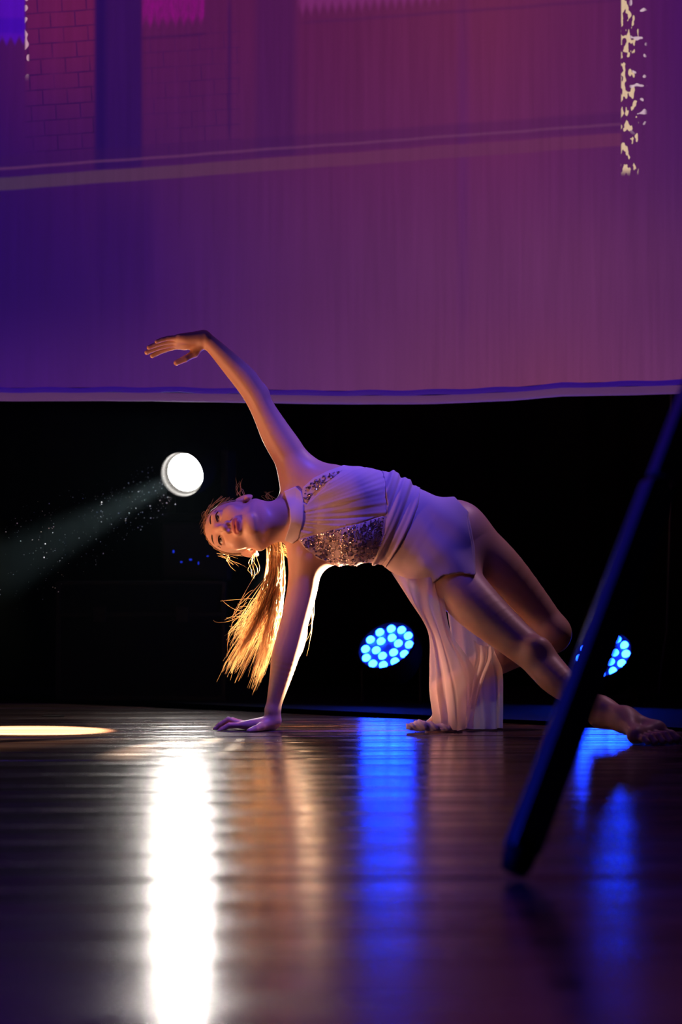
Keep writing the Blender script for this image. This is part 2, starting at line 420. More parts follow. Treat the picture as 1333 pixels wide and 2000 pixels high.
    tY = M('MULTIPLY_ADD', M('SINE', M('MULTIPLY', X, 380)), 0.006, M('MULTIPLY_ADD', X, 0.06, Y))
    c = mix(M('MULTIPLY', M('MULTIPLY', band(X, -1, 0.048, 0.004), band(tY, -9, 0.080, 0.008)), 0.85), c, '4e0cb0')
    c = mix(M('MULTIPLY', M('MULTIPLY', band(X, -1, 0.048, 0.004), band(Y, 0.035, 0.065, 0.005)), 0.7), c, '3a08a0')
    c = mix(M('MULTIPLY', M('MULTIPLY', band(X, 0.278, 0.40, 0.004), band(tY, -9, 0.060, 0.012)), M('MULTIPLY_ADD', noise(40, (3, 1, 1)), 1.2, -0.05)), c, '860c78')
    c = mix(M('MULTIPLY', M('MULTIPLY', band(X, 0.585, 0.87, 0.01), band(M('MULTIPLY_ADD', X, 0.02, tY), -9, 0.066, 0.014)), 0.45), c, '86307a')
    # string of lights on the left pier and sparkling column at the right
    sp = M('GREATER_THAN', noise(70, (1, 0.7, 1), 0), 0.60)
    c = mix(M('MULTIPLY', M('MULTIPLY', band(X, 0.049, 0.056, 0.002), band(Y, -1, 0.14, 0.02)), sp), c, 'c090a8')
    nz = noise(52, (1.25, 0.75, 1), 1)
    wx = M('MULTIPLY_ADD', nz, 0.020, X)
    blob = M('GREATER_THAN', noise(78, (1.3, 0.6, 1), 1.5), M('MULTIPLY_ADD', X, 4.0, 0.49 - 1.2145 * 4.0))
    col = M('MULTIPLY', band(X, 1.2145, 1.248, 0.0015), band(Y, -9, 0.335, 0.01))
    fade = M('MULTIPLY', band(X, 1.215, 1.245, 0.012), band(Y, -9, 0.33, 0.02))
    c = mix(M('MULTIPLY', M('MULTIPLY', col, blob), 0.95), c, 'd8b898')
    blob2 = M('GREATER_THAN', noise(75, (1, 1, 1), 0), 0.70)
    c = mix(M('MULTIPLY', M('MULTIPLY', M('MULTIPLY', band(X, 1.232, 1.262, 0.004), band(Y, -9, 0.25, 0.02)), blob2), 0.9), c, 'd0b0c0')
    # streaks painted as shading of the cloth folds, plus the gauze weave
    st = M('MULTIPLY_ADD', noise(26, (3, 0.12, 1), 3), 0.35, 0.83)
    gr = M('MULTIPLY_ADD', noise(260, (1, 1, 1), 2), 0.16, 0.92)
    vs = n.new('ShaderNodeVectorMath'); vs.operation = 'SCALE'; L(c, vs.inputs[0]); L(M('MULTIPLY', st, gr), vs.inputs['Scale'])
    L(vs.outputs[0], b.inputs['Emission Color']); b.inputs['Emission Strength'].default_value = 1.0
    MATS['projected_picture'] = m
    return m
screen_material()
mat('hem', (0.05, 0.04, 0.07), 0.8); hb_ = MATS['hem'].node_tree.nodes['Principled BSDF']; hb_.inputs['Emission Color'].default_value = (0.078, 0.026, 0.105, 1); hb_.inputs['Emission Strength'].default_value = 1.0  # emission stands in for projector light falling on the hem
SY = 1.2
scr = empty('projection_screen', (0, SY, 1.1)); tag(scr, 'large hanging cloth screen with purple picture of stone arcade projected on it', 'screen')
hem_px = [(-500, 752), (0, 757), (300, 757), (620, 763), (850, 763), (1000, 756), (1100, 748), (1333, 743), (1800, 735)]
hx = [h[0] for h in hem_px]; hy = [h[1] for h in hem_px]
nx, ny = 140, 24
V = []; UV = []; F = []
for i in range(nx):
    px = -480 + 2260 * i / (nx - 1); yb = np.interp(px, hx, hy)
    for j in range(ny):
        py = -1100 + (yb + 1100) * j / (ny - 1)
        wob = 0.006 * math.sin(px * 0.021 + 1.3 * math.sin(px * .006)) * (j / (ny - 1)) + 0.003 * math.sin(px * .057)
        V.append(P(px, py, SY) + np.array([0, wob, 0])); UV.append((px / 1000, py / 1000))
for i in range(nx - 1):
    for j in range(ny - 1):
        a = i * ny + j; F.append((a, a + 1, a + ny + 1, a + ny))
o = mesh_obj('screen_cloth', V, F, MATS['projected_picture']); under(o, scr)
ul = o.data.uv_layers.new(name='UVMap')
for lp in o.data.loops: ul.data[lp.index].uv = UV[lp.vertex_index]
# bottom hem: a dark stitched seam and below it a rounded pocket with a batten inside
mat('seam', (0.02, 0.015, 0.05), 0.8); hb_ = MATS['seam'].node_tree.nodes['Principled BSDF']; hb_.inputs['Emission Color'].default_value = (0.022, 0.004, 0.16, 1); hb_.inputs['Emission Strength'].default_value = 1.0  # blue glow painted in place of light on the seam
for nm, mm, dyp, rz, ry in (('hem_seam', 'seam', 4.5, .0098, .006), ('hem', 'hem', 18, .0155, .012)):
    V = []; F = []; k = 10
    for i in range(nx):
        px = -480 + 2260 * i / (nx - 1); yb = np.interp(px, hx, hy)
        c0 = P(px, yb + dyp + (1.2 * math.sin(px * .05) + .8 * math.sin(px * .013) if nm == 'hem_seam' else 0), SY)
        wob = 0.006 * math.sin(px * 0.021 + 1.3 * math.sin(px * .006)) + 0.003 * math.sin(px * .057)
        for j in range(k):
            a = 2 * math.pi * j / k
            V.append(c0 + np.array([0, wob + ry * math.sin(a), rz * math.cos(a)]))
    for i in range(nx - 1):
        for j in range(k): a = i * k + j; b_ = i * k + (j + 1) % k; F.append((a, b_, b_ + k, a + k))
    o = mesh_obj(nm, V, F, MATS[mm]); under(o, scr); o['label'] = 'pale rolled bottom hem of the screen' if nm == 'hem' else 'dark blue seam line above the hem'

# ================================================================== the dancer: implicit surface -> one mesh
V3 = lambda *a: np.array(a, float)
class Prim:
    def __init__(s, kind, k, op=1, **p):
        s.kind, s.k, s.op, s.p = kind, k, op, p
    def dist(s, q):
        p = s.p
        if s.kind == 'cone':
            a, b, ra, rb = p['a'], p['b'], p['ra'], p['rb']
            ba = b - a; pa = q - a
            t = np.clip((pa @ ba) / (ba @ ba + 1e-12), 0, 1)
            return np.linalg.norm(pa - t[..., None] * ba, axis=-1) - (ra + (rb - ra) * t)
        if s.kind == 'poly':                         # smooth tapering limb: hard minimum over its short pieces
            C, r = p['C'], p['r']
            def seg(i, q):
                ba = C[i + 1] - C[i]; pa = q - C[i]; t = np.clip((pa @ ba) / (ba @ ba + 1e-12), 0, 1)
                return np.linalg.norm(pa - t[..., None] * ba, axis=-1) - (r[i] + (r[i + 1] - r[i]) * t)
            if q.ndim == 3 and len(q) > 1:
                m = q.shape[1] // 2; c = q[:, m]; rad = np.linalg.norm(q[0, 0] - q[0, m])
                dc = np.stack([seg(i, c) for i in range(len(C) - 1)]); lim = dc.min(0) + rad * 2.1
                out = np.full(q.shape[:2], 10.0, np.float32)
                for i in range(len(C) - 1):
                    rr = np.nonzero(dc[i] < lim)[0]
                    if len(rr): out[rr] = np.minimum(out[rr], seg(i, q[rr]))
                return out
            return np.min(np.stack([seg(i, q) for i in range(len(C) - 1)]), 0)
        if s.kind == 'ell':
            l = (q - p['c']) @ p['R']; r = p['r']
            k0 = np.linalg.norm(l / r, axis=-1) + 1e-9; k1 = np.linalg.norm(l / (r * r), axis=-1) + 1e-9
            return k0 * (k0 - 1) / k1
        if s.kind == 'tube':
            best = None
            C, W, A, B = p['C'], p['W'], p['A'], p['B']
            if q.ndim == 3 and len(q) > 1:           # only the sections near each block
                m = q.shape[1] // 2; c = q[:, m]; rad = np.linalg.norm(q[0, 0] - q[0, m]) + 1e-9
                one = [Prim('tube', s.k, 1, C=C[i:i + 2], W=W[i:i + 2], A=A[i:i + 2], B=B[i:i + 2]) for i in range(len(C) - 1)]
                dc = np.stack([o.dist(c) for o in one]); lim = dc.min(0) + rad * 2.6
                out = np.full(q.shape[:2], 10.0, np.float32)
                for o, d in zip(one, dc):
                    r = np.nonzero(d < lim)[0]
                    if len(r): out[r] = np.minimum(out[r], o.dist(q[r][:, :, None, :])[..., 0] if False else o.dist(q[r].reshape(-1, 3)).reshape(len(r), -1))
                return out
            for i in range(len(C) - 1):
                ba = C[i + 1] - C[i]; t = np.clip(((q - C[i]) @ ba) / (ba @ ba), 0, 1)
                tt = t[..., None]; l = q - (C[i] + tt * ba); w = W[i] + tt * (W[i + 1] - W[i]); w /= np.linalg.norm(w, axis=-1, keepdims=True)
                ax = ba / np.linalg.norm(ba); nn = np.cross(ax, w); nn /= np.linalg.norm(nn, axis=-1, keepdims=True)
                a = A[i] + t * (A[i + 1] - A[i]); b = B[i] + t * (B[i + 1] - B[i])
                x = np.einsum('...i,...i', l, w); y = np.einsum('...i,...i', l, nn); z2 = np.maximum((l * l).sum(-1) - x * x - y * y, 0)
                c = np.minimum(a, b)
                k0 = np.sqrt((x / a) ** 2 + (y / b) ** 2 + z2 / c ** 2) + 1e-9; k1 = np.sqrt((x / a ** 2) ** 2 + (y / b ** 2) ** 2 + z2 / c ** 4) + 1e-9
                d = k0 * (k0 - 1) / k1
                best = d if best is None else np.minimum(best, d)
            return best

def smin(a, b, k):
    h = np.maximum(k - np.abs(a - b), 0) / k
    return np.minimum(a, b) - h * h * k * 0.25

def field(prims, q):
    d = np.full(q.shape[:-1], 10.0)
    for pr in prims:
        e = pr.dist(q)
        if pr.op == 1: d = smin(d, e, pr.k)
        else: d = -smin(-d, e, pr.k)
    return d

def surface(prims, h, lo, hi, extra=None, NB=10, keep=None, slack=0.006):
    """sparse surface nets. extra(points, d) may change the field (clip, fold)"""
    lo = np.array(lo); dims = np.ceil((np.array(hi) - lo) / (h * NB)).astype(int)
    bi = np.stack(np.meshgrid(*[np.arange(n) for n in dims], indexing='ij'), -1).reshape(-1, 3)
    ctr = lo + (bi + 0.5) * NB * h
    rad = NB * h * 0.5 * math.sqrt(3)
    D = np.stack([pr.dist(ctr) for pr in prims], 0)
    d = np.full(len(ctr), 10.0)
    for i, pr in enumerate(prims):
        if pr.op == 1: d = smin(d, D[i], pr.k)
        else: d = -smin(-d, D[i], pr.k)
    act = np.abs(d) < rad * 1.35 + slack
    if keep is not None: act &= keep(ctr, rad)
    bi = bi[act]; D = D[:, act]; dm = np.abs(d[act])
    nb = len(bi); g = np.arange(NB + 1)
    G = np.stack(np.meshgrid(g, g, g, indexing='ij'), -1).reshape(-1, 3)
    val = np.full((nb, len(G)), 10.0, np.float32); G = G.astype(np.float32)
    for i, pr in enumerate(prims):
        rel = np.nonzero(D[i] < dm + rad * 2.1 + pr.k)[0] if pr.op == 1 else np.nonzero(D[i] < rad * 1.2 + pr.k + .002)[0]
        for s in range(0, len(rel), 400):
            r = rel[s:s + 400]
            q = (lo + (bi[r][:, None, :] * NB + G[None]) * h).astype(np.float32)
            e = pr.dist(q)
            val[r] = smin(val[r], e, pr.k) if pr.op == 1 else -smin(-val[r], e, pr.k)
    if extra is not None:
        for s in range(0, nb, 400):
            q = lo + (bi[s:s + 400][:, None, :] * NB + G[None]) * h
            val[s:s + 400] = extra(q, val[s:s + 400])
    val = val.reshape(nb, NB + 1, NB + 1, NB + 1)
    # cells
    ins = val < 0
    cs = [(i, j, k) for i in (0, 1) for j in (0, 1) for k in (0, 1)]
    cnt = sum(ins[:, i:NB + i, j:NB + j, k:NB + k].astype(np.int8) for i, j, k in cs)
    cb, ci, cj, ck = np.nonzero((cnt > 0) & (cnt < 8))
    cv = np.stack([val[cb, ci + i, cj + j, ck + k] for i, j, k in cs], 1)
    acc = np.zeros((len(cb), 3)); num = np.zeros(len(cb))
    for a in range(8):
        for b in range(a + 1, 8):
            ca, cc = np.array(cs[a]), np.array(cs[b])
            if np.abs(ca - cc).sum() != 1: continue
            va, vb = cv[:, a], cv[:, b]; x = (va < 0) != (vb < 0)
            t = np.where(x, va / np.where(x, va - vb, 1), 0)
            acc += np.where(x[:, None], ca + t[:, None] * (cc - ca), 0); num += x
    gc = bi[cb] * NB + np.stack([ci, cj, ck], 1)
    pos = lo + (gc + acc / num[:, None]) * h
    N = dims * NB + 3
    cid = (gc[:, 0] + 1) * N[1] * N[2] + (gc[:, 1] + 1) * N[2] + gc[:, 2] + 1
    order = np.argsort(cid); scid = cid[order]
    def find(c):
        idv = (c[:, 0] + 1) * N[1] * N[2] + (c[:, 1] + 1) * N[2] + c[:, 2] + 1
        p = np.clip(np.searchsorted(scid, idv), 0, len(scid) - 1)
        return np.where(scid[p] == idv, order[p], -1)
    quads = []
    for ax in range(3):
        sl0 = [slice(0, NB)] * 3; sl1 = [slice(0, NB)] * 3; sl1[ax] = slice(1, NB + 1)
        a = ins[(slice(None), *sl0)]; b = ins[(slice(None), *sl1)]
        eb, ei, ej, ek = np.nonzero(a != b)
        flip = a[eb, ei, ej, ek]
        g0 = bi[eb] * NB + np.stack([ei, ej, ek], 1)
        u = np.zeros(3, int); v = np.zeros(3, int); u[(ax + 1) % 3] = 1; v[(ax + 2) % 3] = 1
        q = np.stack([find(g0 - u - v), find(g0 - v), find(g0), find(g0 - u)], 1)
        ok = (q >= 0).all(1); q = q[ok]; fl_ = flip[ok]
        q[~fl_] = q[~fl_][:, ::-1]
        quads.append(q)
    return pos, np.concatenate(quads)

PR = []                                            # whole body
def cone(a, b, ra, rb, k=0.02, op=1, dst=None):
    (PR if dst is None else dst).append(Prim('cone', k, op, a=np.array(a, float), b=np.array(b, float), ra=ra, rb=rb))
def ell(c, r, R=np.eye(3), k=0.02, op=1, dst=None):
    (PR if dst is None else dst).append(Prim('ell', k, op, c=np.array(c, float), r=np.array(r, float), R=R))
def spline(A, n):                                     # catmull-rom through the rows of A
    A = np.asarray(A, float); t = np.linspace(0, len(A) - 1, n); i = np.clip(np.floor(t).astype(int), 0, len(A) - 2); f = (t - i)[:, None]
    g = lambda j: A[np.clip(j, 0, len(A) - 1)]
    p0, p1, p2, p3 = g(i - 1), g(i), g(i + 1), g(i + 2)
    return .5 * (2 * p1 + (p2 - p0) * f + (2 * p0 - 5 * p1 + 4 * p2 - p3) * f ** 2 + (3 * p1 - p0 - 3 * p2 + p3) * f ** 3)
def chain(pts, rad, k=0.02, dst=None):
    A = spline(np.concatenate([np.array(pts), np.array(rad)[:, None]], 1), (len(pts) - 1) * 4 + 1)
    (PR if dst is None else dst).append(Prim('poly', k, 1, C=A[:, :3], r=A[:, 3]))

# ---- torso
TORSO = []
def px2m(n, Y=0): return n * (CAM_D + Y) / FPX
def up(deg):                                        # in-plane width direction, 0 = straight up, positive leans right
    a = math.radians(deg); return V3(math.sin(a), 0, math.cos(a))
secs = [(588, 1003, .01, 62, .060, 2), (618, 1003, .005, 82, .078, 3), (655, 1004, .0, 91, .092, 4), (695, 1006, -.005, 93, .098, 4), (745, 1010, .0, 86, .088, 14),
        (785, 1030, .0, 78, .080, 30), (830, 1054, .0, 82, .090, 33), (868, 1074, .0, 80, .098, 33), (888, 1085, .0, 62, .085, 33)]
TORSO.append(Prim('tube', 0.02, 1, C=[P(a, b, y) for a, b, y, *_ in secs], W=[up(s[5]) for s in secs],
                  A=np.array([px2m(s[3]) for s in secs]), B=np.array([s[4] for s in secs])))
ell(P(690, 962, -.062), (.052, .045, .055), k=.05, dst=TORSO); ell(P(692, 1056, -.065), (.052, .045, .055), k=.05, dst=TORSO)
ell(P(890, 1040, .055), (.085, .08, .085), k=.06, dst=TORSO); ell(P(862, 1100, .05), (.085, .08, .085), k=.06, dst=TORSO)
PR += TORSO
LS, RS = P(586, 926, .02), P(603, 1082, .0)
cone(P(578, 985, .01), LS, .05, .046, .04); cone(P(585, 1030, .01), RS, .05, .048, .04)
cone(P(640, 945, .03), LS, .052, .045, .05); cone(P(645, 1065, .0), RS, .05, .046, .05)
cone(P(650, 950, -.04), LS, .035, .035, .05)
# ---- raised (left) arm
chain([LS, P(563, 885, .015), P(540, 848, .01), P(516, 803, 0), P(500, 772, -.005), P(480, 742, -.01), P(456, 716, -.015), P(424, 683, -.025), P(401, 661, -.03)],
      [.049, .051, .047, .038, .0375, .0385, .034, .026, .0215], .03)
cone(P(508, 768, .0), P(506, 776, .01), .024, .024, .02)
# ---- supporting (right) arm
WR = P(533, 1388, .0)
chain([RS, P(596, 1115, .0), P(590, 1155, .0), P(578, 1205, .0), P(568, 1245, .0), P(558, 1280, .0), P(549, 1320, .0), P(538, 1365, .0), WR],
      [.05, .049, .0455, .043, .0425, .042, .034, .025, .0225], .03)
cone(P(582, 1240, .02), P(575, 1262, .012), .026, .026, .02)
# ---- right leg, stretched towards the camera
RK = P(1043, 1278, -.25); RA = P(1178, 1385, -.45)
chain([P(868, 1108, -.03), P(905, 1155, -.07), P(943, 1194, -.13), P(1000, 1243, -.2), RK, P(1062, 1298, -.28), P(1090, 1328, -.33), P(1135, 1362, -.395), RA],
      [.082, .078, .071, .058, .053, .052, .0485, .036, .030], .05)
ell(P(1052, 1268, -.29), (.036, .035, .036), k=.03)
# ---- left leg, folded behind
LA = P(862, 1348, .06)
chain([P(893, 1040, .04), P(930, 1075, .07), P(978, 1123, .09), P(1040, 1190, .12), P(1076, 1236, .13)], [.086, .086, .083, .066, .058], .05)
chain([P(1076, 1238, .13), P(1020, 1262, .12), P(960, 1292, .10), P(900, 1328, .07), LA], [.056, .056, .05, .036, .031], .03)
ell(P(1085, 1238, .105), (.038, .04, .042), k=.03)
chain([LA, PZ(866, .06, .075), PZ(858, .055, .03), PZ(838, .05, .014)], [.03, .028, .025, .013], .02)
# ---- right foot, heel lifted, toes on the boards
ell((RA + P(1170, 1398, -.42)) / 2, (.028, .032, .034), k=.025)
cone(P(1172, 1399, -.425), P(1195, 1398, -.45), .026, .028, .02)
ins_ = P(1222, 1404, -.52); BB = PZ(1284, -.585, .034); LB = PZ(1243, -.645, .024)
cone(RA, ins_, .031, .029, .025); cone(P(1172, 1402, -.43), PZ(1225, -.55, .05), .022, .022, .03)
cone(ins_, BB, .028, .024, .025); cone(ins_, LB, .026, .019, .025); cone(BB, LB, .022, .018, .025)
toes = [((1290, -.595, .030), (1312, -.605, .022), (1323, -.615, .013), .0145), ((1279, -.62, .026), (1301, -.645, .026), (1310, -.66, .0105), .0105),
        ((1268, -.635, .025), (1287, -.665, .024), (1296, -.68, .010), .010), ((1257, -.645, .022), (1273, -.68, .022), (1281, -.693, .0095), .0095),
        ((1246, -.65, .019), (1259, -.688, .018), (1266, -.70, .009), .009)]
for a, b, c, r in toes:
    cone(PZ(*a), PZ(*b), r * 1.05, r, .006); cone(PZ(*b), PZ(*c), r, r * .9, .004)

# ---- hands
NAILS = []
def hand(wr, f, lat, nrm, s, fingers, thumb):
    f, lat, nrm = (np.array(v, float) / np.linalg.norm(v) for v in (f, lat, nrm))
    L = lambda a, b, c: wr + s * (a * f + b * lat + c * nrm)
    mcp = [(.083, .024), (.087, .006), (.083, -.012), (.075, -.028)]
    ln = [(.042, .026, .019), (.047, .029, .020), (.043, .027, .020), (.033, .020, .018)]
    for i, (a, b) in enumerate(mcp):                # metacarpals make the palm
        cone(L(.004, b * .45, 0), L(a, b, 0.001), .0165 * s, .0115 * s, .014)
    cone(L(.02, .012, -.006), L(.065, .018, -.006), .014 * s, .012 * s, .012); cone(L(.02, -.014, -.006), L(.06, -.022, -.006), .014 * s, .011 * s, .012)
    for i, (spread, p1, p2, p3) in enumerate(fingers):
        p = L(mcp[i][0], mcp[i][1], .001); acc_ = 0; r = (.0092, .0094, .009, .008)[i] * s
        for j, pit in enumerate((p1, p2, p3)):
            acc_ += math.radians(pit); sp = math.radians(spread)
            d = math.cos(acc_) * (math.cos(sp) * f + math.sin(sp) * lat) - math.sin(acc_) * nrm
            q = p + d * ln[i][j] * s
            cone(p, q, r * (1 - .07 * j), r * (1 - .07 * (j + 1)), .005 if j == 0 else .002)
            if j == 2: NAILS.append((q + (nrm * math.cos(acc_) + f * math.sin(acc_)) * r * .75, .0055 * s))
            p = q
    pts = [L(*t) for t in thumb]
    cone(pts[0], pts[1], .015 * s, .0125 * s, .016); cone(pts[1], pts[2], .0115 * s, .010 * s, .006); cone(pts[2], pts[3], .0105 * s, .0085 * s, .003)
    NAILS.append((pts[3] + nrm * .006 * s, .006 * s))
# supporting right hand flat on the floor, thumb towards the camera
hand(WR + V3(-.004, 0, -.036), (-1, .06, -.10), (-.12, -1, 0), (-.06, 0, 1), 1.0,
     [(14, -6, 30, 16), (3, -26, 52, 10), (-9, -24, 48, 12), (-20, -16, 40, 10)],
     [(.014, .016, -.004), (.026, .046, -.008), (.040, .070, -.012), (.056, .086, -.016)])
cone(WR, WR + V3(.0, 0, -.036), .0225, .021, .012); cone(WR + V3(.006, 0, -.03), WR + V3(-.004, .0, -.040), .02, .017, .012)
# raised left hand, palm down, little finger nearest the camera
WL = P(401, 661, -.03)
f_ = P(300, 676, -.06) - P(395, 661, -.03)
hand(WL + V3(-.002, 0, .001), f_, (.05, .82, -.32), (-.1, .36, .95), 1.0,
     [(4, 6, 8, 6), (0, 4, 8, 6), (-3, 2, 8, 6), (-7, -2, 10, 8)],
     [(.016, .014, -.012), (.036, .020, -.036), (.066, .014, -.052), (.094, .012, -.062)])

# ---- head: x lateral (her left), y forward, z up
TH = math.radians(40); S = 1.12
l_ = V3(-.994, 0, -.108); l_ /= np.linalg.norm(l_); lat_ = V3(-.108, 0, .994); lat_ /= np.linalg.norm(lat_)
n_ = math.cos(TH) * V3(0, -1, 0) + math.sin(TH) * l_; u_ = math.cos(TH) * l_ + math.sin(TH) * V3(0, 1, 0)
HR = np.stack([lat_, n_, u_], 1)
HO = P(432, 1032, -.05) - S * .08 * n_
H = lambda x, y, z: HO + S * (HR @ V3(x, y, z))
def hell(c, r, k, op=1, rot=None, dst=None):
    R = HR if rot is None else HR @ rot
    ell(H(*c), np.array(r) * S, R, k * S, op, dst)
def hcone(a, b, ra, rb, k, op=1, dst=None): cone(H(*a), H(*b), ra * S, rb * S, k * S, op, dst)
def rotx(d): a = math.radians(d); return np.array([[1, 0, 0], [0, math.cos(a), -math.sin(a)], [0, math.sin(a), math.cos(a)]])
def rotz(d): a = math.radians(d); return np.array([[math.cos(a), -math.sin(a), 0], [math.sin(a), math.cos(a), 0], [0, 0, 1]])
hell((0, -.014, .028), (.0715, .094, .080), .01)
hell((0, .026, -.006), (.0625, .066, .083), .02)
hell((0, .030, -.064), (.049, .052, .048), .02)
hell((0, .069, -.100), (.0185, .0165, .0165), .024)
for s in (-1, 1):
    hcone((s * .054, -.004, -.056), (s * .016, .064, -.099), .016, .016, .02)
    hell((s * .037, .062, -.034), (.024, .021, .022), .024)
    hell((s * .0325, .099, .0005), (.0195, .015, .0115), .012, -1)
hcone((-.036, .0815, .0165), (.036, .0815, .0165), .0095, .0095, .016)
for s in (-1, 1):
    hell((s * .032, .0765, -.0005), (.0155, .0145, .0140), .004)
    hell((s * .032, .093, -.0018), (.0135, .011, .0062), .002, -1)
hcone((0, .088, .008), (0, .110, -.036), .0058, .0088, .012)
hell((0, .1115, -.041), (.0085, .0085, .0078), .007)
for s in (-1, 1):
    hell((s * .0115, .1015, -.0445), (.0072, .0105, .0075), .006)
    hell((s * .0063, .106, -.0515), (.0036, .0055, .0036), .003, -1)
hell((0, .0885, -.066), (.026, .012, .016), .012)
hell((0, .0955, -.0655), (.0215, .0085, .0058), .005); hell((0, .0945, -.0765), (.0185, .0085, .0064), .005)
hell((0, .106, -.0708), (.0235, .010, .0015), .0025, -1)
hell((0, .101, -.0855), (.013, .006, .004), .006, -1)
for s in (-1, 1):                                   # ears
    R = rotz(s * 28) @ rotx(-8)
    hell((s * .0765, -.016, -.008), (.0065, .0175, .0285), .006, rot=R)
    hell((s * .0815, -.008, -.006), (.0055, .0095, .0165), .004, -1, rot=R)
    hell((s * .0770, -.006, -.030), (.006, .008, .009), .006)
# neck
NK = P(578, 1010, .015)
cone(H(0, -.022, -.045), NK, .058, .060, .03); cone(H(0, -.002, -.06), P(572, 1012, -.02), .034, .038, .03)
cone(H(.045, -.02, -.05), P(580, 1004, -.045), .016, .016, .03); cone(H(-.045, -.02, -.05), P(580, 1020, -.045), .016, .016, .03)

lo = V3(-.72, -.80, -.004); hi = V3(.98, .35, 1.27)
pos, quads = surface(PR, 0.0026, lo, hi)
pos[:, 2] = np.maximum(pos[:, 2], 0.0006)
person = mesh_obj('person', pos, quads, MATS['skin'])
tag(person, 'barefoot dancer in pale sequined leotard arching sideways on one hand, other arm raised', 'person')
loc = ((pos - HO) @ HR) / S                          # head coordinates for painting lips
lip = (np.hypot(loc[:, 0] / .0225, (loc[:, 2] + .0708) / .0115) < 1) & (loc[:, 1] > .085)
fade = np.clip(1.5 - np.hypot(loc[:, 0] / .0205, (loc[:, 2] + .0708) / .0100), 0, 1)
tint = np.where(lip, np.clip(fade * 2, 0, 0.85), 0.0)
for c, r in NAILS: tint = np.maximum(tint, np.where(np.linalg.norm(pos - c, axis=1) < r, .35, 0))
at = person.data.attributes.new('tint', 'FLOAT', 'POINT'); at.data.foreach_set('value', tint.astype(np.float32))

# eyes, brows, lashes
def sphere_obj(name, c, r, m, parent, seg=20):
    bm = bmesh.new(); bmesh.ops.create_uvsphere(bm, u_segments=seg, v_segments=seg // 2, radius=r)
    bmesh.ops.translate(bm, verts=bm.verts[:], vec=Vector(c)); return bm_obj(name, bm, m, parent, True)
def surf_hit(x, z, y0=.13):                          # first skin point seen from the front at head coordinates (x, z)
    ys = np.linspace(y0, .04, 120); q = np.stack([H(x, y, z) for y in ys]); d = field(PR, q)
    i = int(np.argmax(d < 0)); return ys[max(i, 0)]
for s in (-1, 1):
    e = sphere_obj('eye', H(s * .032, .0762, -.0005), .0128 * S, MATS['eye_white'], person)
    sphere_obj('iris', H(s * .0315, .0822, .0002), .0078 * S, MATS['iris'], e)
    xs = np.linspace(.014, .052, 9); path = []
    for t, x in zip(np.linspace(0, 1, 9), xs):
        z = .0235 + .0075 * math.sin(t * 2.2) - .003 * t; y = surf_hit(s * x, z); path.append(H(s * x, y + .0003, z))
    v, q = tubes([path], [[.0015 * S, .0028 * S, .0032 * S, .0031 * S, .0029 * S, .0026 * S, .0022 * S, .0015 * S, .0007 * S]], 6)
    mesh_obj('eyebrow', v, q, MATS['brow'], person)
    path = []
    for t in np.linspace(-1, 1, 9):
        x = .032 + .0135 * t; z = -.0018 + .0070 * math.sqrt(max(0, 1 - t * t * .95)); y = surf_hit(s * x, z + .0012); path.append(H(s * x, y + .0008, z))
    v, q = tubes([path], [[.0018 * S] * 9], 5); mesh_obj('eyelash', v, q, MATS['brow'], person)

# ---- hair: cap on the skull, tied back
CAP = [];
hell((0, -.016, .030), (.0765, .0975, .0835), .01, dst=CAP); hell((0, -.06, -.01), (.060, .055, .07), .03, dst=CAP)
def cap_clip(q, d):
    l = ((q - HO) @ HR) / S
    hairline = (l[..., 1] - (.066 - 1.15 * np.maximum(0, .068 - l[..., 2]) + .25 * np.maximum(0, l[..., 2] - .08))) * .66
    rip = .0012 * np.sin(l[..., 0] * 420 + 30 * l[..., 1]) * S
    return np.maximum(d + rip, hairline * S)
v, q = surface(CAP, 0.003, HO - .16, HO + .16, cap_clip)
hair = mesh_obj('hair', v, q, MATS['cap_hair'], person); hair['label'] = 'brown hair combed back from the forehead'

def bez(cp, k):
    cp = np.asarray(cp, float); n = cp.shape[-2] - 1; t = np.linspace(0, 1, k)
    B = np.stack([math.comb(n, i) * t ** i * (1 - t) ** (n - i) for i in range(n + 1)], 1)
    return np.einsum('kb,...bd->...kd', B, cp)
def strands(n, ctrl, spread, k=16, r=.0008, curl=.006, clumps=0):
    """ctrl: list of world points, spread: list of 3-vectors (random ellipsoid at each control point)"""
    ctrl = np.array(ctrl); spread = np.array(spread)
    base = RNG.normal(size=(n, 1, 3)) * .6; own = RNG.normal(size=(n, len(ctrl), 3)) * .55
    if clumps:                                       # locks: strands gather round a few leading curves
        which = RNG.integers(0, clumps, n); lead = RNG.normal(size=(clumps, 1, 3)) * .6 + RNG.normal(size=(clumps, len(ctrl), 3)) * .45
        base = lead[which]; own = own * np.linspace(.5, .32, len(ctrl))[None, :, None]
    cp = ctrl[None] + (base + own) * spread[None]
    if clumps: cp[..., 1] = ctrl[None, :, 1] + (cp[..., 1] - ctrl[None, :, 1]) * .5
    pth = bez(cp, 40); t = np.linspace(0, 1, k)
    end = RNG.uniform(.80, 1.0, n) if clumps else np.ones(n); ii = (end[:, None] * t[None] * 39); i0 = np.clip(ii.astype(int), 0, 38); fr_ = (ii - i0)[..., None]; rw = np.arange(n)[:, None]
    pth = pth[rw, i0] * (1 - fr_) + pth[rw, i0 + 1] * fr_
    ph = RNG.uniform(0, 6.28, (n, 1)); fr = RNG.uniform(3, 11, (n, 1)); am = RNG.uniform(.1, 1, (n, 1)) * curl * t[None] ** .8
    pth[..., 0] += am * np.sin(fr * t[None] + ph); pth[..., 1] += am * np.cos(fr * t[None] + ph * 1.7)
    rad = r * RNG.uniform(.6, 1.2, (n, 1)) * np.clip(1.15 - t[None] ** 4, .25, 1)
    return pth, rad
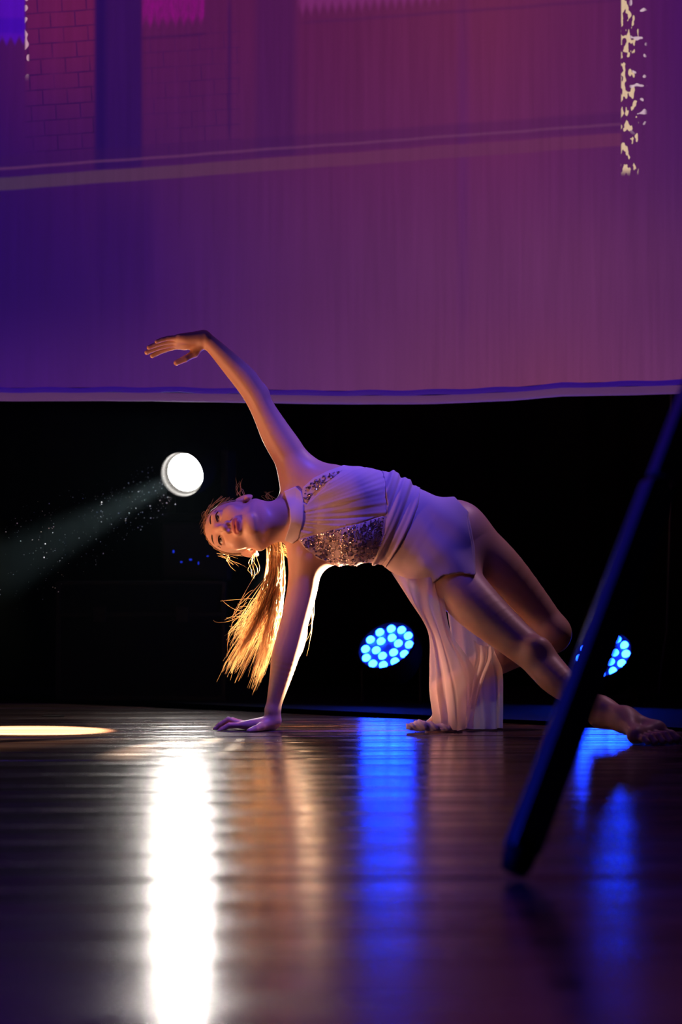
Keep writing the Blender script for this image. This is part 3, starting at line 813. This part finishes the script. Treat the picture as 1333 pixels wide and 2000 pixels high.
root = P(530, 1035, .085)
sets = [
    (300, [root, P(546, 1085, .08), P(560, 1150, .07), P(500, 1210, .06), P(455, 1312, .05)], [(.010, .012, .012), (.012, .015, .01), (.015, .02, .02), (.020, .025, .03), (.020, .03, .028)], .011),
    (300, [root, P(550, 1085, .08), P(560, 1150, .07), P(535, 1230, .06), P(498, 1335, .05)], [(.010, .012, .012), (.012, .015, .01), (.014, .02, .02), (.017, .025, .03), (.017, .03, .022)], .010),
    (120, [root, P(542, 1085, .08), P(552, 1150, .07), P(480, 1205, .05), P(448, 1290, .05)], [(.012, .012, .012), (.014, .015, .01), (.022, .03, .03), (.030, .03, .05), (.030, .03, .04)], .026),
]
vs, qs, off = [], [], 0
for n, c, sp, cu in sets:
    pth, rad = strands(n, c, sp, curl=cu, clumps=max(8, n // 16)); a, b = tubes(pth, rad); vs.append(a); qs.append(b + off); off += len(a)
pony = mesh_obj('ponytail', np.concatenate(vs), np.concatenate(qs), MATS['hair_strand'], person)
pony['label'] = 'long loose backlit ponytail hanging down'; pony['kind'] = 'stuff'
vs, qs, off = [], [], 0
fly = [
    (26, [P(552, 1070, .06), P(570, 1090, .04), P(578, 1060, .0)], [(.01, .01, .01), (.012, .01, .012), (.008, .02, .02)], .006),
    (6, [P(497, 1084, -.01), P(488, 1100, -.01), P(496, 1112, -.015), P(493, 1128, -.01)], [(.004, .004, .004), (.012, .006, .008), (.014, .008, .006), (.006, .006, .008)], .016),
    (9, [P(472, 968, .03), P(470, 955, .03), P(472, 942, .03)], [(.012, .01, .002), (.012, .01, .005), (.014, .01, .009)], .003),
    (9, [P(530, 976, .05), P(522, 968, .05), P(527, 962, .05)], [(.022, .01, .004), (.022, .01, .006), (.024, .012, .008)], .004),
    (26, [P(410, 1000, .04), P(402, 1010, .04), P(396, 1030, .04)], [(.012, .02, .020), (.008, .02, .020), (.006, .02, .028)], .004),
    (16, [P(440, 972, .04), P(425, 985, .04), P(410, 1000, .04)], [(.012, .01, .004), (.012, .01, .006), (.012, .01, .008)], .003),
    (10, [P(440, 1085, .04), P(450, 1092, .04), P(462, 1100, .04)], [(.02, .01, .006), (.02, .01, .010), (.022, .01, .012)], .007),
    (4, [P(585, 1170, .05), P(618, 1160, .04), P(622, 1210, .04), P(600, 1260, .04)], [(.012, .01, .05), (.010, .01, .03), (.014, .01, .05), (.014, .01, .05)], .008),
    (40, [P(505, 1190, .05), P(470, 1215, .04), P(452, 1235, .03)], [(.02, .02, .05), (.022, .02, .05), (.026, .02, .06)], .010),
]
for n, c, sp, cu in fly:
    pth, rad = strands(n, c, sp, k=10, r=.0007, curl=cu); a, b = tubes(pth, rad); vs.append(a); qs.append(b + off); off += len(a)
fw = mesh_obj('flyaway_hair', np.concatenate(vs), np.concatenate(qs), MATS['hair_strand'], person); fw['kind'] = 'stuff'; fw['label'] = 'stray wisps and curls of hair'

# ---- costume: shells over the torso, cut to outlines
def poly_sd(poly, x, y):
    """signed distance to a polygon in pixels (negative inside)"""
    poly = np.array(poly, float); d = np.full(x.shape, 1e18); s = np.ones(x.shape)
    n = len(poly); j = n - 1
    for i in range(n):
        ex, ey = poly[j] - poly[i]; wx, wy = x - poly[i, 0], y - poly[i, 1]
        t = np.clip((wx * ex + wy * ey) / (ex * ex + ey * ey), 0, 1)
        d = np.minimum(d, (wx - ex * t) ** 2 + (wy - ey * t) ** 2)
        c1 = y >= poly[i, 1]; c2 = y < poly[j, 1]; c3 = ex * wy > ey * wx
        s = np.where((c1 & c2 & c3) | (~c1 & ~c2 & ~c3), -s, s); j = i
    return s * np.sqrt(d)
def pxq(q):
    dep = (q[..., 1] + CAM_D) * CP + (q[..., 2] - CAM_H) * SP
    upv = -(q[..., 1] + CAM_D) * SP + (q[..., 2] - CAM_H) * CP
    return 666.5 + FPX * q[..., 0] / dep, 1000 - FPX * upv / dep
BODY_NOARM = [p for p in PR]
def shell(name, poly, off, mname, parent, fold=None, front=None, prims=None, h=.0032, label=None):
    def ex(q, d):
        x, y = pxq(q); d = d - off
        if fold is not None: d = d - fold(x, y, q)
        d = np.maximum(d, poly_sd(poly, x, y) / 640.0)
        if front is not None: d = np.maximum(d, (q[..., 1] - front) )
        return d
    v, q = surface(prims or DRESS, h, V3(-.2, -.26, .3), V3(.5, .26, .9), ex, slack=.02, keep=lambda c, r: (poly_sd(poly, *pxq(c)) / 640 < r * 1.1) & (True if front is None else c[:, 1] < front + r))
    o = mesh_obj(name, v, q, MATS[mname], parent)
    if label: o['label'] = label
    return o
DRESS = list(TORSO)
cone(P(868, 1108, -.03), P(905, 1155, -.07), .082, .078, .05, dst=DRESS); cone(P(893, 1040, .04), P(930, 1075, .07), .086, .086, .05, dst=DRESS)
cone(P(640, 945, .03), LS, .052, .045, .05, dst=DRESS); cone(P(645, 1065, .0), RS, .05, .046, .05, dst=DRESS); cone(P(578, 985, .01), LS, .05, .046, .04, dst=DRESS); cone(P(585, 1030, .01), RS, .05, .048, .04, dst=DRESS)
cone(H(0, -.022, -.045), NK, .058, .060, .03, dst=DRESS); cone(P(650, 950, -.04), LS, .035, .035, .05, dst=DRESS)

bod = [(586, 972), (592, 952), (612, 934), (640, 920), (680, 905), (740, 900), (800, 930), (870, 955), (914, 1000), (921, 1030), (928, 1070), (930, 1122), (905, 1120), (866, 1124), (846, 1140), (820, 1180), (760, 1150),
       (735, 1112), (690, 1120), (655, 1103), (620, 1090), (596, 1072), (582, 1052)]
leo = shell('leotard', bod, .004, 'bodice_cloth', person, label='pale pink sleeveless leotard with high collar')
# gathered centre panel from the collar to the waist
gat = [(586, 976), (600, 985), (640, 945), (690, 918), (748, 905), (754, 950), (755, 1004), (700, 1022), (640, 1034), (584, 1050)]
def gfold(x, y, q):
    a = np.arctan2(y - 1015, x - 520)
    return (.0010 * np.sin(a * 61 + 3 * np.sin(a * 9) + .01 * x) + .0006 * np.sin(a * 143 + 1 + .02 * x)) * (.45 + .55 * np.sin(a * 13 + .012 * x) ** 2)
shell('gathered_panel', gat, .0065, 'drape_cloth', leo, gfold, front=.02)
# sequined side panels
sq1 = [(588, 970), (594, 952), (614, 935), (645, 922), (672, 917), (640, 942), (610, 968), (600, 984)]
sq2 = [(584, 1053), (640, 1036), (700, 1023), (752, 1006), (748, 1050), (737, 1092), (722, 1112), (690, 1118), (655, 1104), (620, 1090), (598, 1073)]
def sfold(x, y, q): return .003 * np.sin((x * .9 + (y - 1060) * .25) * .19) * np.clip((y - 1035) / 50, 0, 1)
shell('sequin_panel', sq1, .0055, 'bodice_cloth', leo, front=.02); shell('sequin_panel', sq2, .0055, 'bodice_cloth', leo, sfold, front=.03)
# sash wound round the waist
sash = [(742, 900), (775, 915), (822, 945), (818, 985), (802, 1030), (775, 1075), (748, 1118), (715, 1125), (735, 1085), (752, 1040), (757, 985), (752, 940)]
def wfold(x, y, q):
    s = (x - 757) + (y - 1000) * .42 - 14 * np.sin((y - 900) * .012)
    return .0042 * np.sin(s * .20 + .9 * np.sin(y * .02)) + .002 * np.sin(s * .47 + y * .015)
shell('sash', sash, .010, 'drape_cloth', leo, wfold)
# hip layer below the sash
hip = [(815, 940), (870, 950), (916, 1000), (914, 1018), (922, 1060), (930, 1124), (900, 1119), (866, 1124), (845, 1140), (822, 1180), (758, 1150), (738, 1108), (775, 1078), (802, 1030), (817, 985)]
def hfold(x, y, q):
    s = (x - 820) * .62 - (y - 980) * .78
    return .0022 * np.sin(s * .11 + .6 * np.sin(x * .03)) * np.clip((x - 815) / 30, 0, 1) + .0025 * np.clip((y - 1085) / 40, 0, 1) * np.sin(x * .11 + y * .05)
hipo = shell('hip_layer', hip, .0085, 'drape_cloth', leo, hfold)
# collar
COLL = list(DRESS)
cone(H(.045, -.02, -.05), P(580, 1004, -.045), .016, .016, .03, dst=COLL); cone(H(-.045, -.02, -.05), P(580, 1020, -.045), .016, .016, .03, dst=COLL)
cone(H(0, -.022, -.045), NK, .058, .060, .03, dst=COLL); cone(H(0, .012, -.06), P(572, 1012, -.02), .038, .04, .03, dst=COLL)
col = [(555, 960), (578, 950), (590, 962), (594, 985), (592, 1020), (584, 1052), (572, 1062), (556, 1056), (567, 1020), (566, 995)]
shell('collar', col, .007, 'collar_cloth', leo, prims=COLL, h=.0025)

# sequins laid in wandering rows over the two panels
def sequins():
    pts = []
    for poly in (sq1, sq2):
        p = np.array(poly); lo2, hi2 = p.min(0), p.max(0)
        n = int((hi2 - lo2).prod() * 1.7)
        c = lo2 + RNG.random((n, 2)) * (hi2 - lo2)
        c = c[poly_sd(poly, c[:, 0], c[:, 1]) < -2]
        keep = []
        for x, y in c:
            v = mnoise.noise(Vector((x * .085, y * .085, 3.1))) + .45 * mnoise.noise(Vector((x * .2, y * .2, 9)))
            if abs((v * 1.7) % 1 - .5) < .13: keep.append((x, y))
        pts += keep
    pts = np.array(pts); RNG.shuffle(pts); pts = pts[:9000]
    ys = np.linspace(-.2, .05, 130)
    best = np.full(len(pts), np.nan)
    o = np.stack([P(x, y, -.2) for x, y in pts]); e = np.stack([P(x, y, .05) for x, y in pts])
    a = np.zeros(len(pts)); b = np.ones(len(pts))
    t = np.linspace(0, 1, 40)
    Q = o[:, None] + t[None, :, None] * (e - o)[:, None]
    d = field(DRESS, Q) - .0068
    px, py = pts[:, 0][:, None], pts[:, 1][:, None]
    d = d - np.where(py > 1010, .003 * np.sin((px * .9 + (py - 1060) * .25) * .19) * np.clip((py - 1035) / 50, 0, 1), 0)
    hit = (d < 0).any(1); i = np.argmax(d < 0, 1); i = np.maximum(i, 1)
    r = np.arange(len(pts)); d0, d1 = d[r, i - 1], d[r, i]; tt = t[i - 1] + (t[1]) * d0 / np.maximum(d0 - d1, 1e-6)
    pos_ = (o + tt[:, None] * (e - o))[hit]
    g = np.stack([field(DRESS, pos_ + dv_) - field(DRESS, pos_ - dv_) for dv_ in np.eye(3) * .002], 1); g /= np.linalg.norm(g, axis=1, keepdims=True)
    g += RNG.normal(size=g.shape) * .28; g /= np.linalg.norm(g, axis=1, keepdims=True)
    pos_ += g * .0008
    u = np.cross(g, [0.3, .2, .9]); u /= np.linalg.norm(u, axis=1, keepdims=True); vv = np.cross(g, u)
    ang = np.arange(6) * math.pi / 3
    V = pos_[:, None] + .0018 * (np.cos(ang)[None, :, None] * u[:, None] + np.sin(ang)[None, :, None] * vv[:, None])
    idx = np.arange(len(pos_) * 6).reshape(-1, 6)
    o = mesh_obj('sequins', V.reshape(-1, 3), idx, MATS['sequin'], leo, smooth=False)
    o['kind'] = 'stuff'; o['label'] = 'tiny shiny sequins in wandering rows'
sequins()

# ---- chiffon skirt falling to the floor
def sheet(name, rows, nu, parent, fold, mname='chiffon', Yfun=None):
    """rows: list of (list of (px, py, Y)) from top to bottom; spline in between"""
    nv = 46; R = []
    ctrl = np.array([[P(*p) for p in row] for row in rows]); m = ctrl.shape[1]
    tu = np.linspace(0, m - 1, nu); tv = np.linspace(0, len(rows) - 1, nv)
    def cr(A, t):                                    # catmull-rom along axis 0
        i = np.clip(np.floor(t).astype(int), 0, len(A) - 2); f = (t - i)
        g = lambda j: A[np.clip(j, 0, len(A) - 1)]
        f = f.reshape(-1, *([1] * (A.ndim - 1)))
        p0, p1, p2, p3 = g(i - 1), g(i), g(i + 1), g(i + 2)
        return .5 * (2 * p1 + (p2 - p0) * f + (2 * p0 - 5 * p1 + 4 * p2 - p3) * f ** 2 + (3 * p1 - p0 - 3 * p2 + p3) * f ** 3)
    A = cr(ctrl, tv); A = cr(A.transpose(1, 0, 2), tu)      # (nu, nv, 3)
    u = np.linspace(0, 1, nu)[:, None]; v = np.linspace(0, 1, nv)[None]
    dx, dy = fold(u, v)
    A[..., 0] += dx; A[..., 1] += dy; A[..., 2] = np.maximum(A[..., 2], .004 + .0015 * np.sin(u * 9))
    idx = np.arange(nu * nv).reshape(nu, nv)
    q = np.stack([idx[:-1, :-1], idx[1:, :-1], idx[1:, 1:], idx[:-1, 1:]], -1).reshape(-1, 4)
    return mesh_obj(name, A.reshape(-1, 3), q, MATS[mname], parent)
def f_main(u, v):
    a = .010 + .020 * v
    return (.006 * np.sin(u * 31 + 2) * v, a * np.sin(u * 15 + 2.2 * np.sin(v * 3) + .5) + .006 * v * np.sin(u * 39 + v * 3))
sk = sheet('skirt', [
    [(765, 1118, -.05), (800, 1130, -.085), (835, 1128, -.10), (866, 1126, -.11)],
    [(797, 1168, -.03), (815, 1180, -.075), (842, 1180, -.10), (868, 1170, -.11)],
    [(836, 1232, -.01), (845, 1240, -.06), (862, 1240, -.09), (880, 1235, -.07)],
    [(838, 1300, .0), (858, 1305, -.05), (885, 1310, -.07), (925, 1305, -.02)],
    [(838, 1350, .0), (862, 1355, -.06), (895, 1358, -.08), (928, 1350, -.02)],
    [(845, 1400, .0), (868, 1405, -.07), (895, 1405, -.09), (922, 1400, -.02)],
    [(842, 1418, -.02), (868, 1424, -.09), (895, 1426, -.10), (921, 1420, -.03)]], 120, person, f_main)
sk['label'] = 'sheer pale pink chiffon skirt trailing onto the floor'
def f_back(u, v):
    return (.004 * np.sin(u * 20) * v, .014 * np.sin(u * 13 + 1.5 * v) + .004 * v * np.sin(u * 37))
sheet('back_panel', [
    [(868, 1150, .0), (900, 1185, .0), (940, 1215, .02), (960, 1225, .04)],
    [(880, 1230, .0), (910, 1245, .0), (945, 1262, .0), (966, 1270, .03)],
    [(890, 1300, .0), (915, 1305, -.01), (955, 1310, .0), (981, 1310, .03)],
    [(900, 1360, .0), (925, 1365, -.01), (960, 1370, .0), (982, 1368, .02)],
    [(905, 1424, -.01), (930, 1426, -.02), (962, 1428, -.01), (981, 1428, .0)]], 90, sk, f_back)
# edge fold turned out below the thigh
sheet('side_fold', [
    [(925, 1250, -.03), (940, 1260, -.05), (955, 1262, -.05), (965, 1262, -.04)],
    [(930, 1285, -.03), (945, 1290, -.06), (958, 1285, -.06), (962, 1280, -.05)],
    [(920, 1330, -.03), (932, 1335, -.06), (944, 1325, -.06), (950, 1310, -.05)],
    [(915, 1380, -.03), (924, 1385, -.05), (930, 1375, -.05), (933, 1350, -.04)]], 30, sk, lambda u, v: (.002 * np.sin(u * 20), .006 * np.sin(u * 14 + v * 3)))
# gathered end lying on the floor
END = []
chain([P(802, 1419, -.08), P(822, 1417, -.09), P(846, 1420, -.09), P(880, 1423, -.09)], [.012, .016, .013, .010], .02, dst=END)
def efold(q, d):
    x, y = pxq(q); return np.maximum(d - .0025 * np.sin(x * .28 + q[..., 1] * 160) - .0015 * np.sin(x * .61 + q[..., 2] * 300), -(q[..., 2] - .0015))
v, q = surface(END, .0026, V3(.1, -.2, -.01), V3(.45, .05, .08), efold)
mesh_obj('hem_end', v, q, MATS['drape_cloth'], sk)

# ================================================================== stage lights in view
emat('lamp_white', (1.0, 0.97, 0.92), 110.0)
emat('led_blue', (0.004, 0.038, 1.0), 85.0)
emat('indicator_blue', (0.02, 0.05, 1.0), 0.7)
emat('indicator_white', (1.0, 0.8, 0.85), 0.9)
mat('led_plate', (0.05, 0.06, 0.10), 0.4)

# moving head spotlight on a flight case
ZS = 1.82
sc_ = P(358, 925, ZS)
axis = (Vector(P(-30, 1128, .25)) - Vector(P(358, 925, ZS))).normalized()     # where the beam goes
R = frame_from(axis)
head_root = empty('moving_head_light', P(345, 1130, ZS)); tag(head_root, 'white glaring moving-head spotlight standing on the black flight case', 'spotlight')
front = Vector(P(355, 927, ZS - .06))
def hadd(o, parent=None):
    if parent is None: return under(o, head_root)
    o.parent = parent; return o
bm = bmesh.new()
lathe_bm(bm, [(.060, -.34), (.085, -.31), (.094, -.20), (.094, -.02), (.090, 0.0), (.0845, 0.0), (.083, -.02), (.080, -.050), (.0, -.052)], front, R, 48)
barrel = hadd(bm_obj('barrel', bm, MATS['barrel_inner'], None, True)); barrel.data.materials.append(MATS['black_plastic'])
for p in barrel.data.polygons:
    c = R.transposed() @ (Vector(p.center) - front)
    if math.hypot(c.x, c.y) > .0865 or c.z < -.1: p.material_index = 1
bm = bmesh.new(); lathe_bm(bm, [(.0, -.040), (.04, -.041), (.0705, -.042), (.0705, -.046)], front, R, 48)
o = hadd(bm_obj('lens', bm, MATS['lamp_white'], None, True)); o['label'] = 'glowing white front lens'
mid = front - axis * .17
side = Vector((0, 0, 1)).cross(axis).normalized()
bm = bmesh.new()
for s in (-1, 1): box_bm(bm, mid + side * s * .125 + Vector((0, 0, -.07)), (.035, .09, .26), .012, frame_from(side, (0, 0, 1)) @ Matrix.Rotation(math.pi / 2, 3, 'Z') if False else Matrix.Rotation(math.atan2(side.y, side.x), 3, 'Z'))
box_bm(bm, mid + Vector((0, 0, -.20)), (.29, .10, .04), .012, Matrix.Rotation(math.atan2(side.y, side.x), 3, 'Z'))
hadd(bm_obj('yoke', bm, MATS['black_plastic']))
base_top = (mid + Vector((0, 0, -.22))).z
case_top = P(380, 1134, ZS)[2]
bm = bmesh.new(); box_bm(bm, (mid.x, mid.y, (base_top + case_top) / 2), (.26, .24, base_top - case_top), .012); hb = hadd(bm_obj('base', bm, MATS['black_plastic']))
fy = mid.y - .121
for (dx, dz, sx, sz, mm) in [(-.085, .5, .012, .02, 'indicator_blue'), (-.055, .32, .016, .010, 'indicator_blue'), (-.02, .36, .02, .012, 'indicator_blue'), (.01, .30, .008, .02, 'indicator_blue'),
                             (.045, .42, .012, .008, 'indicator_blue'), (.085, .62, .010, .009, 'indicator_white')]:
    bm = bmesh.new(); box_bm(bm, (mid.x + dx, fy, case_top + (base_top - case_top) * dz), (sx * .5, .003, sz * .5)); hadd(bm_obj('indicator', bm, MATS[mm]))
spot('moving_head_beam', tuple(front + axis * .01), tuple(front + axis * 3), (1.0, .97, .92), 3000, 7.5, 0.35, 0.03)

# flight case
cx0, cx1 = P(120, 1134, ZS)[0], P(440, 1134, ZS)[0]
fc = empty('flight_case', ((cx0 + cx1) / 2, mid.y + .02, .0025)); tag(fc, 'black flight case standing in the dark under the spotlight', 'case')
cw, ch, cdp = cx1 - cx0, case_top - .0025, .44
ox, oy = fc.location.x, fc.location.y
bm = bmesh.new(); box_bm(bm, (ox, oy, .0025 + ch * .36), (cw, cdp, ch * .72 - .004), .006); under(bm_obj('body', bm, MATS['case_skin']), fc)
bm = bmesh.new(); box_bm(bm, (ox, oy, .0025 + ch * .86), (cw, cdp, ch * .28 - .004), .006); under(bm_obj('lid', bm, MATS['case_skin']), fc)
for zz in (.012, ch * .72, ch - .008):
    bm = bmesh.new(); box_bm(bm, (ox, oy - cdp / 2 - .002, .0025 + zz), (cw, .006, .014), .002); under(bm_obj('edge_strip', bm, MATS['black_metal']), fc)
for sx in (-1, 1):
    bm = bmesh.new(); box_bm(bm, (ox + sx * cw / 2, oy - cdp / 2 - .001, .0025 + ch / 2), (.016, .008, ch - .01), .002); under(bm_obj('corner_strip', bm, MATS['black_metal']), fc)
    bm = bmesh.new(); box_bm(bm, (ox + sx * cw * .25, oy - cdp / 2 - .006, .0025 + ch * .72), (.05, .01, .06), .003); under(bm_obj('latch', bm, MATS['black_metal']), fc)

# LED wash lamps: 12 + 6 lenses, tilted back on the floor
src = [(605, 345), (755, 320), (870, 360), (930, 450), (910, 565), (820, 680), (680, 760), (535, 785), (415, 745), (360, 660), (378, 540), (470, 425)]
src = [(660 + x * .15, 1180 + y * .15) for x, y in src]
def led_par(cx, cy, label, Yd):
    c0 = np.array(P(cx, cy, Yd)); mpx = (Yd + CAM_D) / FPX
    # fit the tilted ring of lenses
    pts = np.array(src) - np.mean(src, 0); pts = pts * [1, -1] * mpx
    best = None
    for ph in np.linspace(0, math.pi / 6, 30, endpoint=False):
        a = ph - np.arange(12) * math.pi / 6; U = np.stack([np.cos(a), np.sin(a)], 1)
        A, res, *_ = np.linalg.lstsq(U, pts, rcond=None)
        if best is None or res.sum() < best[0]: best = (res.sum(), A, ph)
    A = best[1]; uu, ss, vt = np.linalg.svd(A)
    rad = ss[0]; k = min(1, ss[1] / ss[0]); major = vt[0]; minor = vt[1]
    th = math.acos(k)
    if minor[1] < 0: minor = -minor
    # disc plane: major axis in the picture plane, minor axis foreshortened: top leans away from the camera
    e1 = Vector((major[0], 0, major[1])); e2 = Vector((minor[0] * k, math.sin(th), minor[1] * k))
    nrm = e1.cross(e2).normalized()
    if nrm.y > 0: nrm = -nrm
    Rm = Matrix((e1, nrm.cross(e1), nrm)).transposed()
    root_ = empty('led_wash_light', (c0[0], c0[1] + .06, .0025)); tag(root_, label, 'stage light', 'blue LED wash lights on the floor behind the dancer')
    C = Vector(c0)
    bm = bmesh.new(); lathe_bm(bm, [(0, -.16), (.05, -.16), (.085, -.13), (rad * 1.30, -.07), (rad * 1.34, .004), (rad * 1.30, .010), (rad * 1.24, .010), (rad * 1.22, -.006), (0, -.006)], C, Rm, 40)
    under(bm_obj('housing', bm, MATS['black_plastic'], None, True), root_)
    bm = bmesh.new(); lathe_bm(bm, [(rad * 1.22, -.006), (rad * 1.2, -.004), (0, -.004)], C, Rm, 40); under(bm_obj('face_plate', bm, MATS['led_plate'], None, True), root_)
    lens_me = None
    for ring, n, rr, ph in ((0, 12, rad, best[2]), (1, 6, rad * .50, best[2] + .26)):
        for i in range(n):
            a = ph + 2 * math.pi * i / n
            if lens_me is None:
                bm = bmesh.new(); lathe_bm(bm, [(.0001, .006), (.008, .0055), (.0145, .003), (.0160, -.004)], (0, 0, 0), Matrix.Identity(3), 18)
                o = bm_obj('led_lens', bm, MATS['led_blue'], None, True); lens_me = o.data
            else:
                o = bpy.data.objects.new('led_lens', lens_me); COL.objects.link(o)
            under(o, root_)
            o.matrix_basis = Matrix.Translation(C + Rm @ Vector((rr * math.cos(a), rr * math.sin(a), .001))) @ Rm.to_4x4()
    # bracket feet
    for s in (-1, 1):
        bm = bmesh.new(); p = C + Rm @ Vector((s * rad * 1.40, 0, -.04))
        box_bm(bm, (p.x, p.y, p.z / 2 + .002), (.008, .03, p.z), .002); box_bm(bm, (p.x, p.y + .01, .0055), (.012, .20, .006), .001)
        under(bm_obj('bracket', bm, MATS['black_metal']), root_)
    spot('led_wash_beam', tuple(C + nrm * .03), tuple(C + nrm * 2), (.03, .10, 1.0), 26, 70, 0.8, .06)
    return root_
led_par(756.8, 1263, 'round blue LED stage light shining under the arched dancer', 1.55)
led_par(1179, 1281, 'round blue LED stage light half hidden behind the slanting stand leg', 1.55)

# ------------------------------------------------------------------ foreground tripod stand, out of focus
mat('stand_metal', (0.030, 0.030, 0.035), 0.32, 0.0)
Yb = -3.73
foot = on_floor(1014, 1716); hub = P(1434, 560, -3.35)
st = empty('tripod_stand', (hub[0], hub[1], 0)); tag(st, 'black tripod stand with one slanting leg close to the camera', 'stand')
def leg(a, b, wdt, dpt, name='leg', z0=0.0):
    a, b = Vector(a), Vector(b); d = b - a; L = d.length
    x = Vector((0, 1, 0)).cross(d).normalized(); R_ = Matrix((x, d.normalized().cross(x), d.normalized())).transposed()
    R_ = R_ @ Matrix.Rotation(math.radians(17), 3, 'Z')
    bm = bmesh.new(); box_bm(bm, a + d / 2, (wdt, dpt, L), .003, R_)
    return under(bm_obj(name, bm, MATS['stand_metal']), st)
f3, h3 = Vector(foot) + Vector((0, 0, .03)), Vector(hub)
jn = f3.lerp(h3, .63)
leg(f3 + (h3 - f3).normalized() * .012, jn, .048, .042); leg(jn + (h3 - f3).normalized() * .012, h3, .040, .036, 'upper_leg')
leg(jn - (h3 - f3).normalized() * .004, jn + (h3 - f3).normalized() * .016, .026, .022, 'clamp').data.materials[0] = MATS['black_plastic']
bm = bmesh.new(); d = (h3 - f3).normalized(); lathe_bm(bm, [(0, -.027), (.020, -.024), (.025, -.008), (.025, .02), (.021, .03), (0, .03)], f3 + d * .002, frame_from(d), 16)
under(bm_obj('rubber_foot', bm, MATS['black_plastic'], None, True), st)
for dx, dy in ((.62, -.25), (.42, .55)):
    g3 = Vector((hub[0] + dx, hub[1] + dy, .02)); leg(g3, h3, .044, .038)
bm = bmesh.new(); lathe_bm(bm, [(0, -.06), (.04, -.06), (.045, .0), (.03, .05), (.016, .06), (.016, .5), (0, .5)], h3, Matrix.Identity(3), 20); under(bm_obj('hub', bm, MATS['stand_metal'], None, True), st)

# ------------------------------------------------------------------ small things
t0 = on_floor(104, 1399.5)
bm = bmesh.new(); box_bm(bm, (t0[0], t0[1], .0022), (.075, .02, .0025), .0006, Matrix.Rotation(.08, 3, 'Z'))
tag(bm_obj('tape_mark', bm, MATS['black_plastic']), 'small black tape mark on the boards at the left', 'tape')
mat('cable_blue', (0.004, 0.004, 0.02), 0.5)
pts_ = [P(1303, 1235, 2.2), P(1297, 1270, 2.2), P(1290, 1310, 2.2), P(1286, 1345, 2.2), P(1287, 1380, 2.2), P(1290, 1408, 2.2)]
pth = bez(np.array(pts_), 24); pth[:, 2] = np.maximum(pth[:, 2], .008)
pth = np.concatenate([np.array([P(1312, 760, 2.2), P(1310, 1000, 2.2)]), pth]); v, q = tubes([pth], [[.0045] * len(pth)], 8)
tag(mesh_obj('hanging_cable', v, q, MATS['cable_blue']), 'thin dark cable hanging at the far right edge', 'cable')

# dust motes drifting in the beam
mat('mote', (0.9, 0.9, 0.9), 0.8)
V = []; F = []
ax = np.array(axis); fr = np.array(front); e1 = np.array(R @ Vector((1, 0, 0))); e2 = np.array(R @ Vector((0, 1, 0)))
for i in range(420):
    t = RNG.uniform(.05, 1.5); rr = (.08 + t * .064) * math.sqrt(RNG.random()); a = RNG.uniform(0, 6.28)
    c = fr + ax * t + rr * (math.cos(a) * e1 + math.sin(a) * e2); r = .0006 + .0018 * RNG.random() ** 4
    b0 = len(V)
    for s in np.concatenate([np.eye(3), -np.eye(3)]): V.append(c + r * s)
    for f in ((0, 1, 2), (1, 3, 2), (3, 4, 2), (4, 0, 2), (1, 0, 5), (3, 1, 5), (4, 3, 5), (0, 4, 5)): F.append(tuple(b0 + k for k in f))
tag(mesh_obj('dust_motes', V, F, MATS['mote']), 'glinting dust drifting in the white spotlight beam', 'dust', kind='stuff')

# thin haze hanging behind the dancer
hm = bpy.data.materials.new('haze'); hm.use_nodes = True; nt = hm.node_tree
for x in list(nt.nodes): nt.nodes.remove(x)
vs_ = nt.nodes.new('ShaderNodeVolumeScatter'); vs_.inputs['Color'].default_value = (.6, .9, 1, 1); vs_.inputs['Density'].default_value = .0014; vs_.inputs['Anisotropy'].default_value = .3
oo = nt.nodes.new('ShaderNodeOutputMaterial'); nt.links.new(vs_.outputs[0], oo.inputs['Volume'])
bm = bmesh.new(); box_bm(bm, (-1.27, .93, .54), (2.1, 1.36, 1.04)); tag(bm_obj('stage_haze', bm, hm), 'thin smoke haze behind the dancer in the spotlight beam', 'haze', kind='stuff')
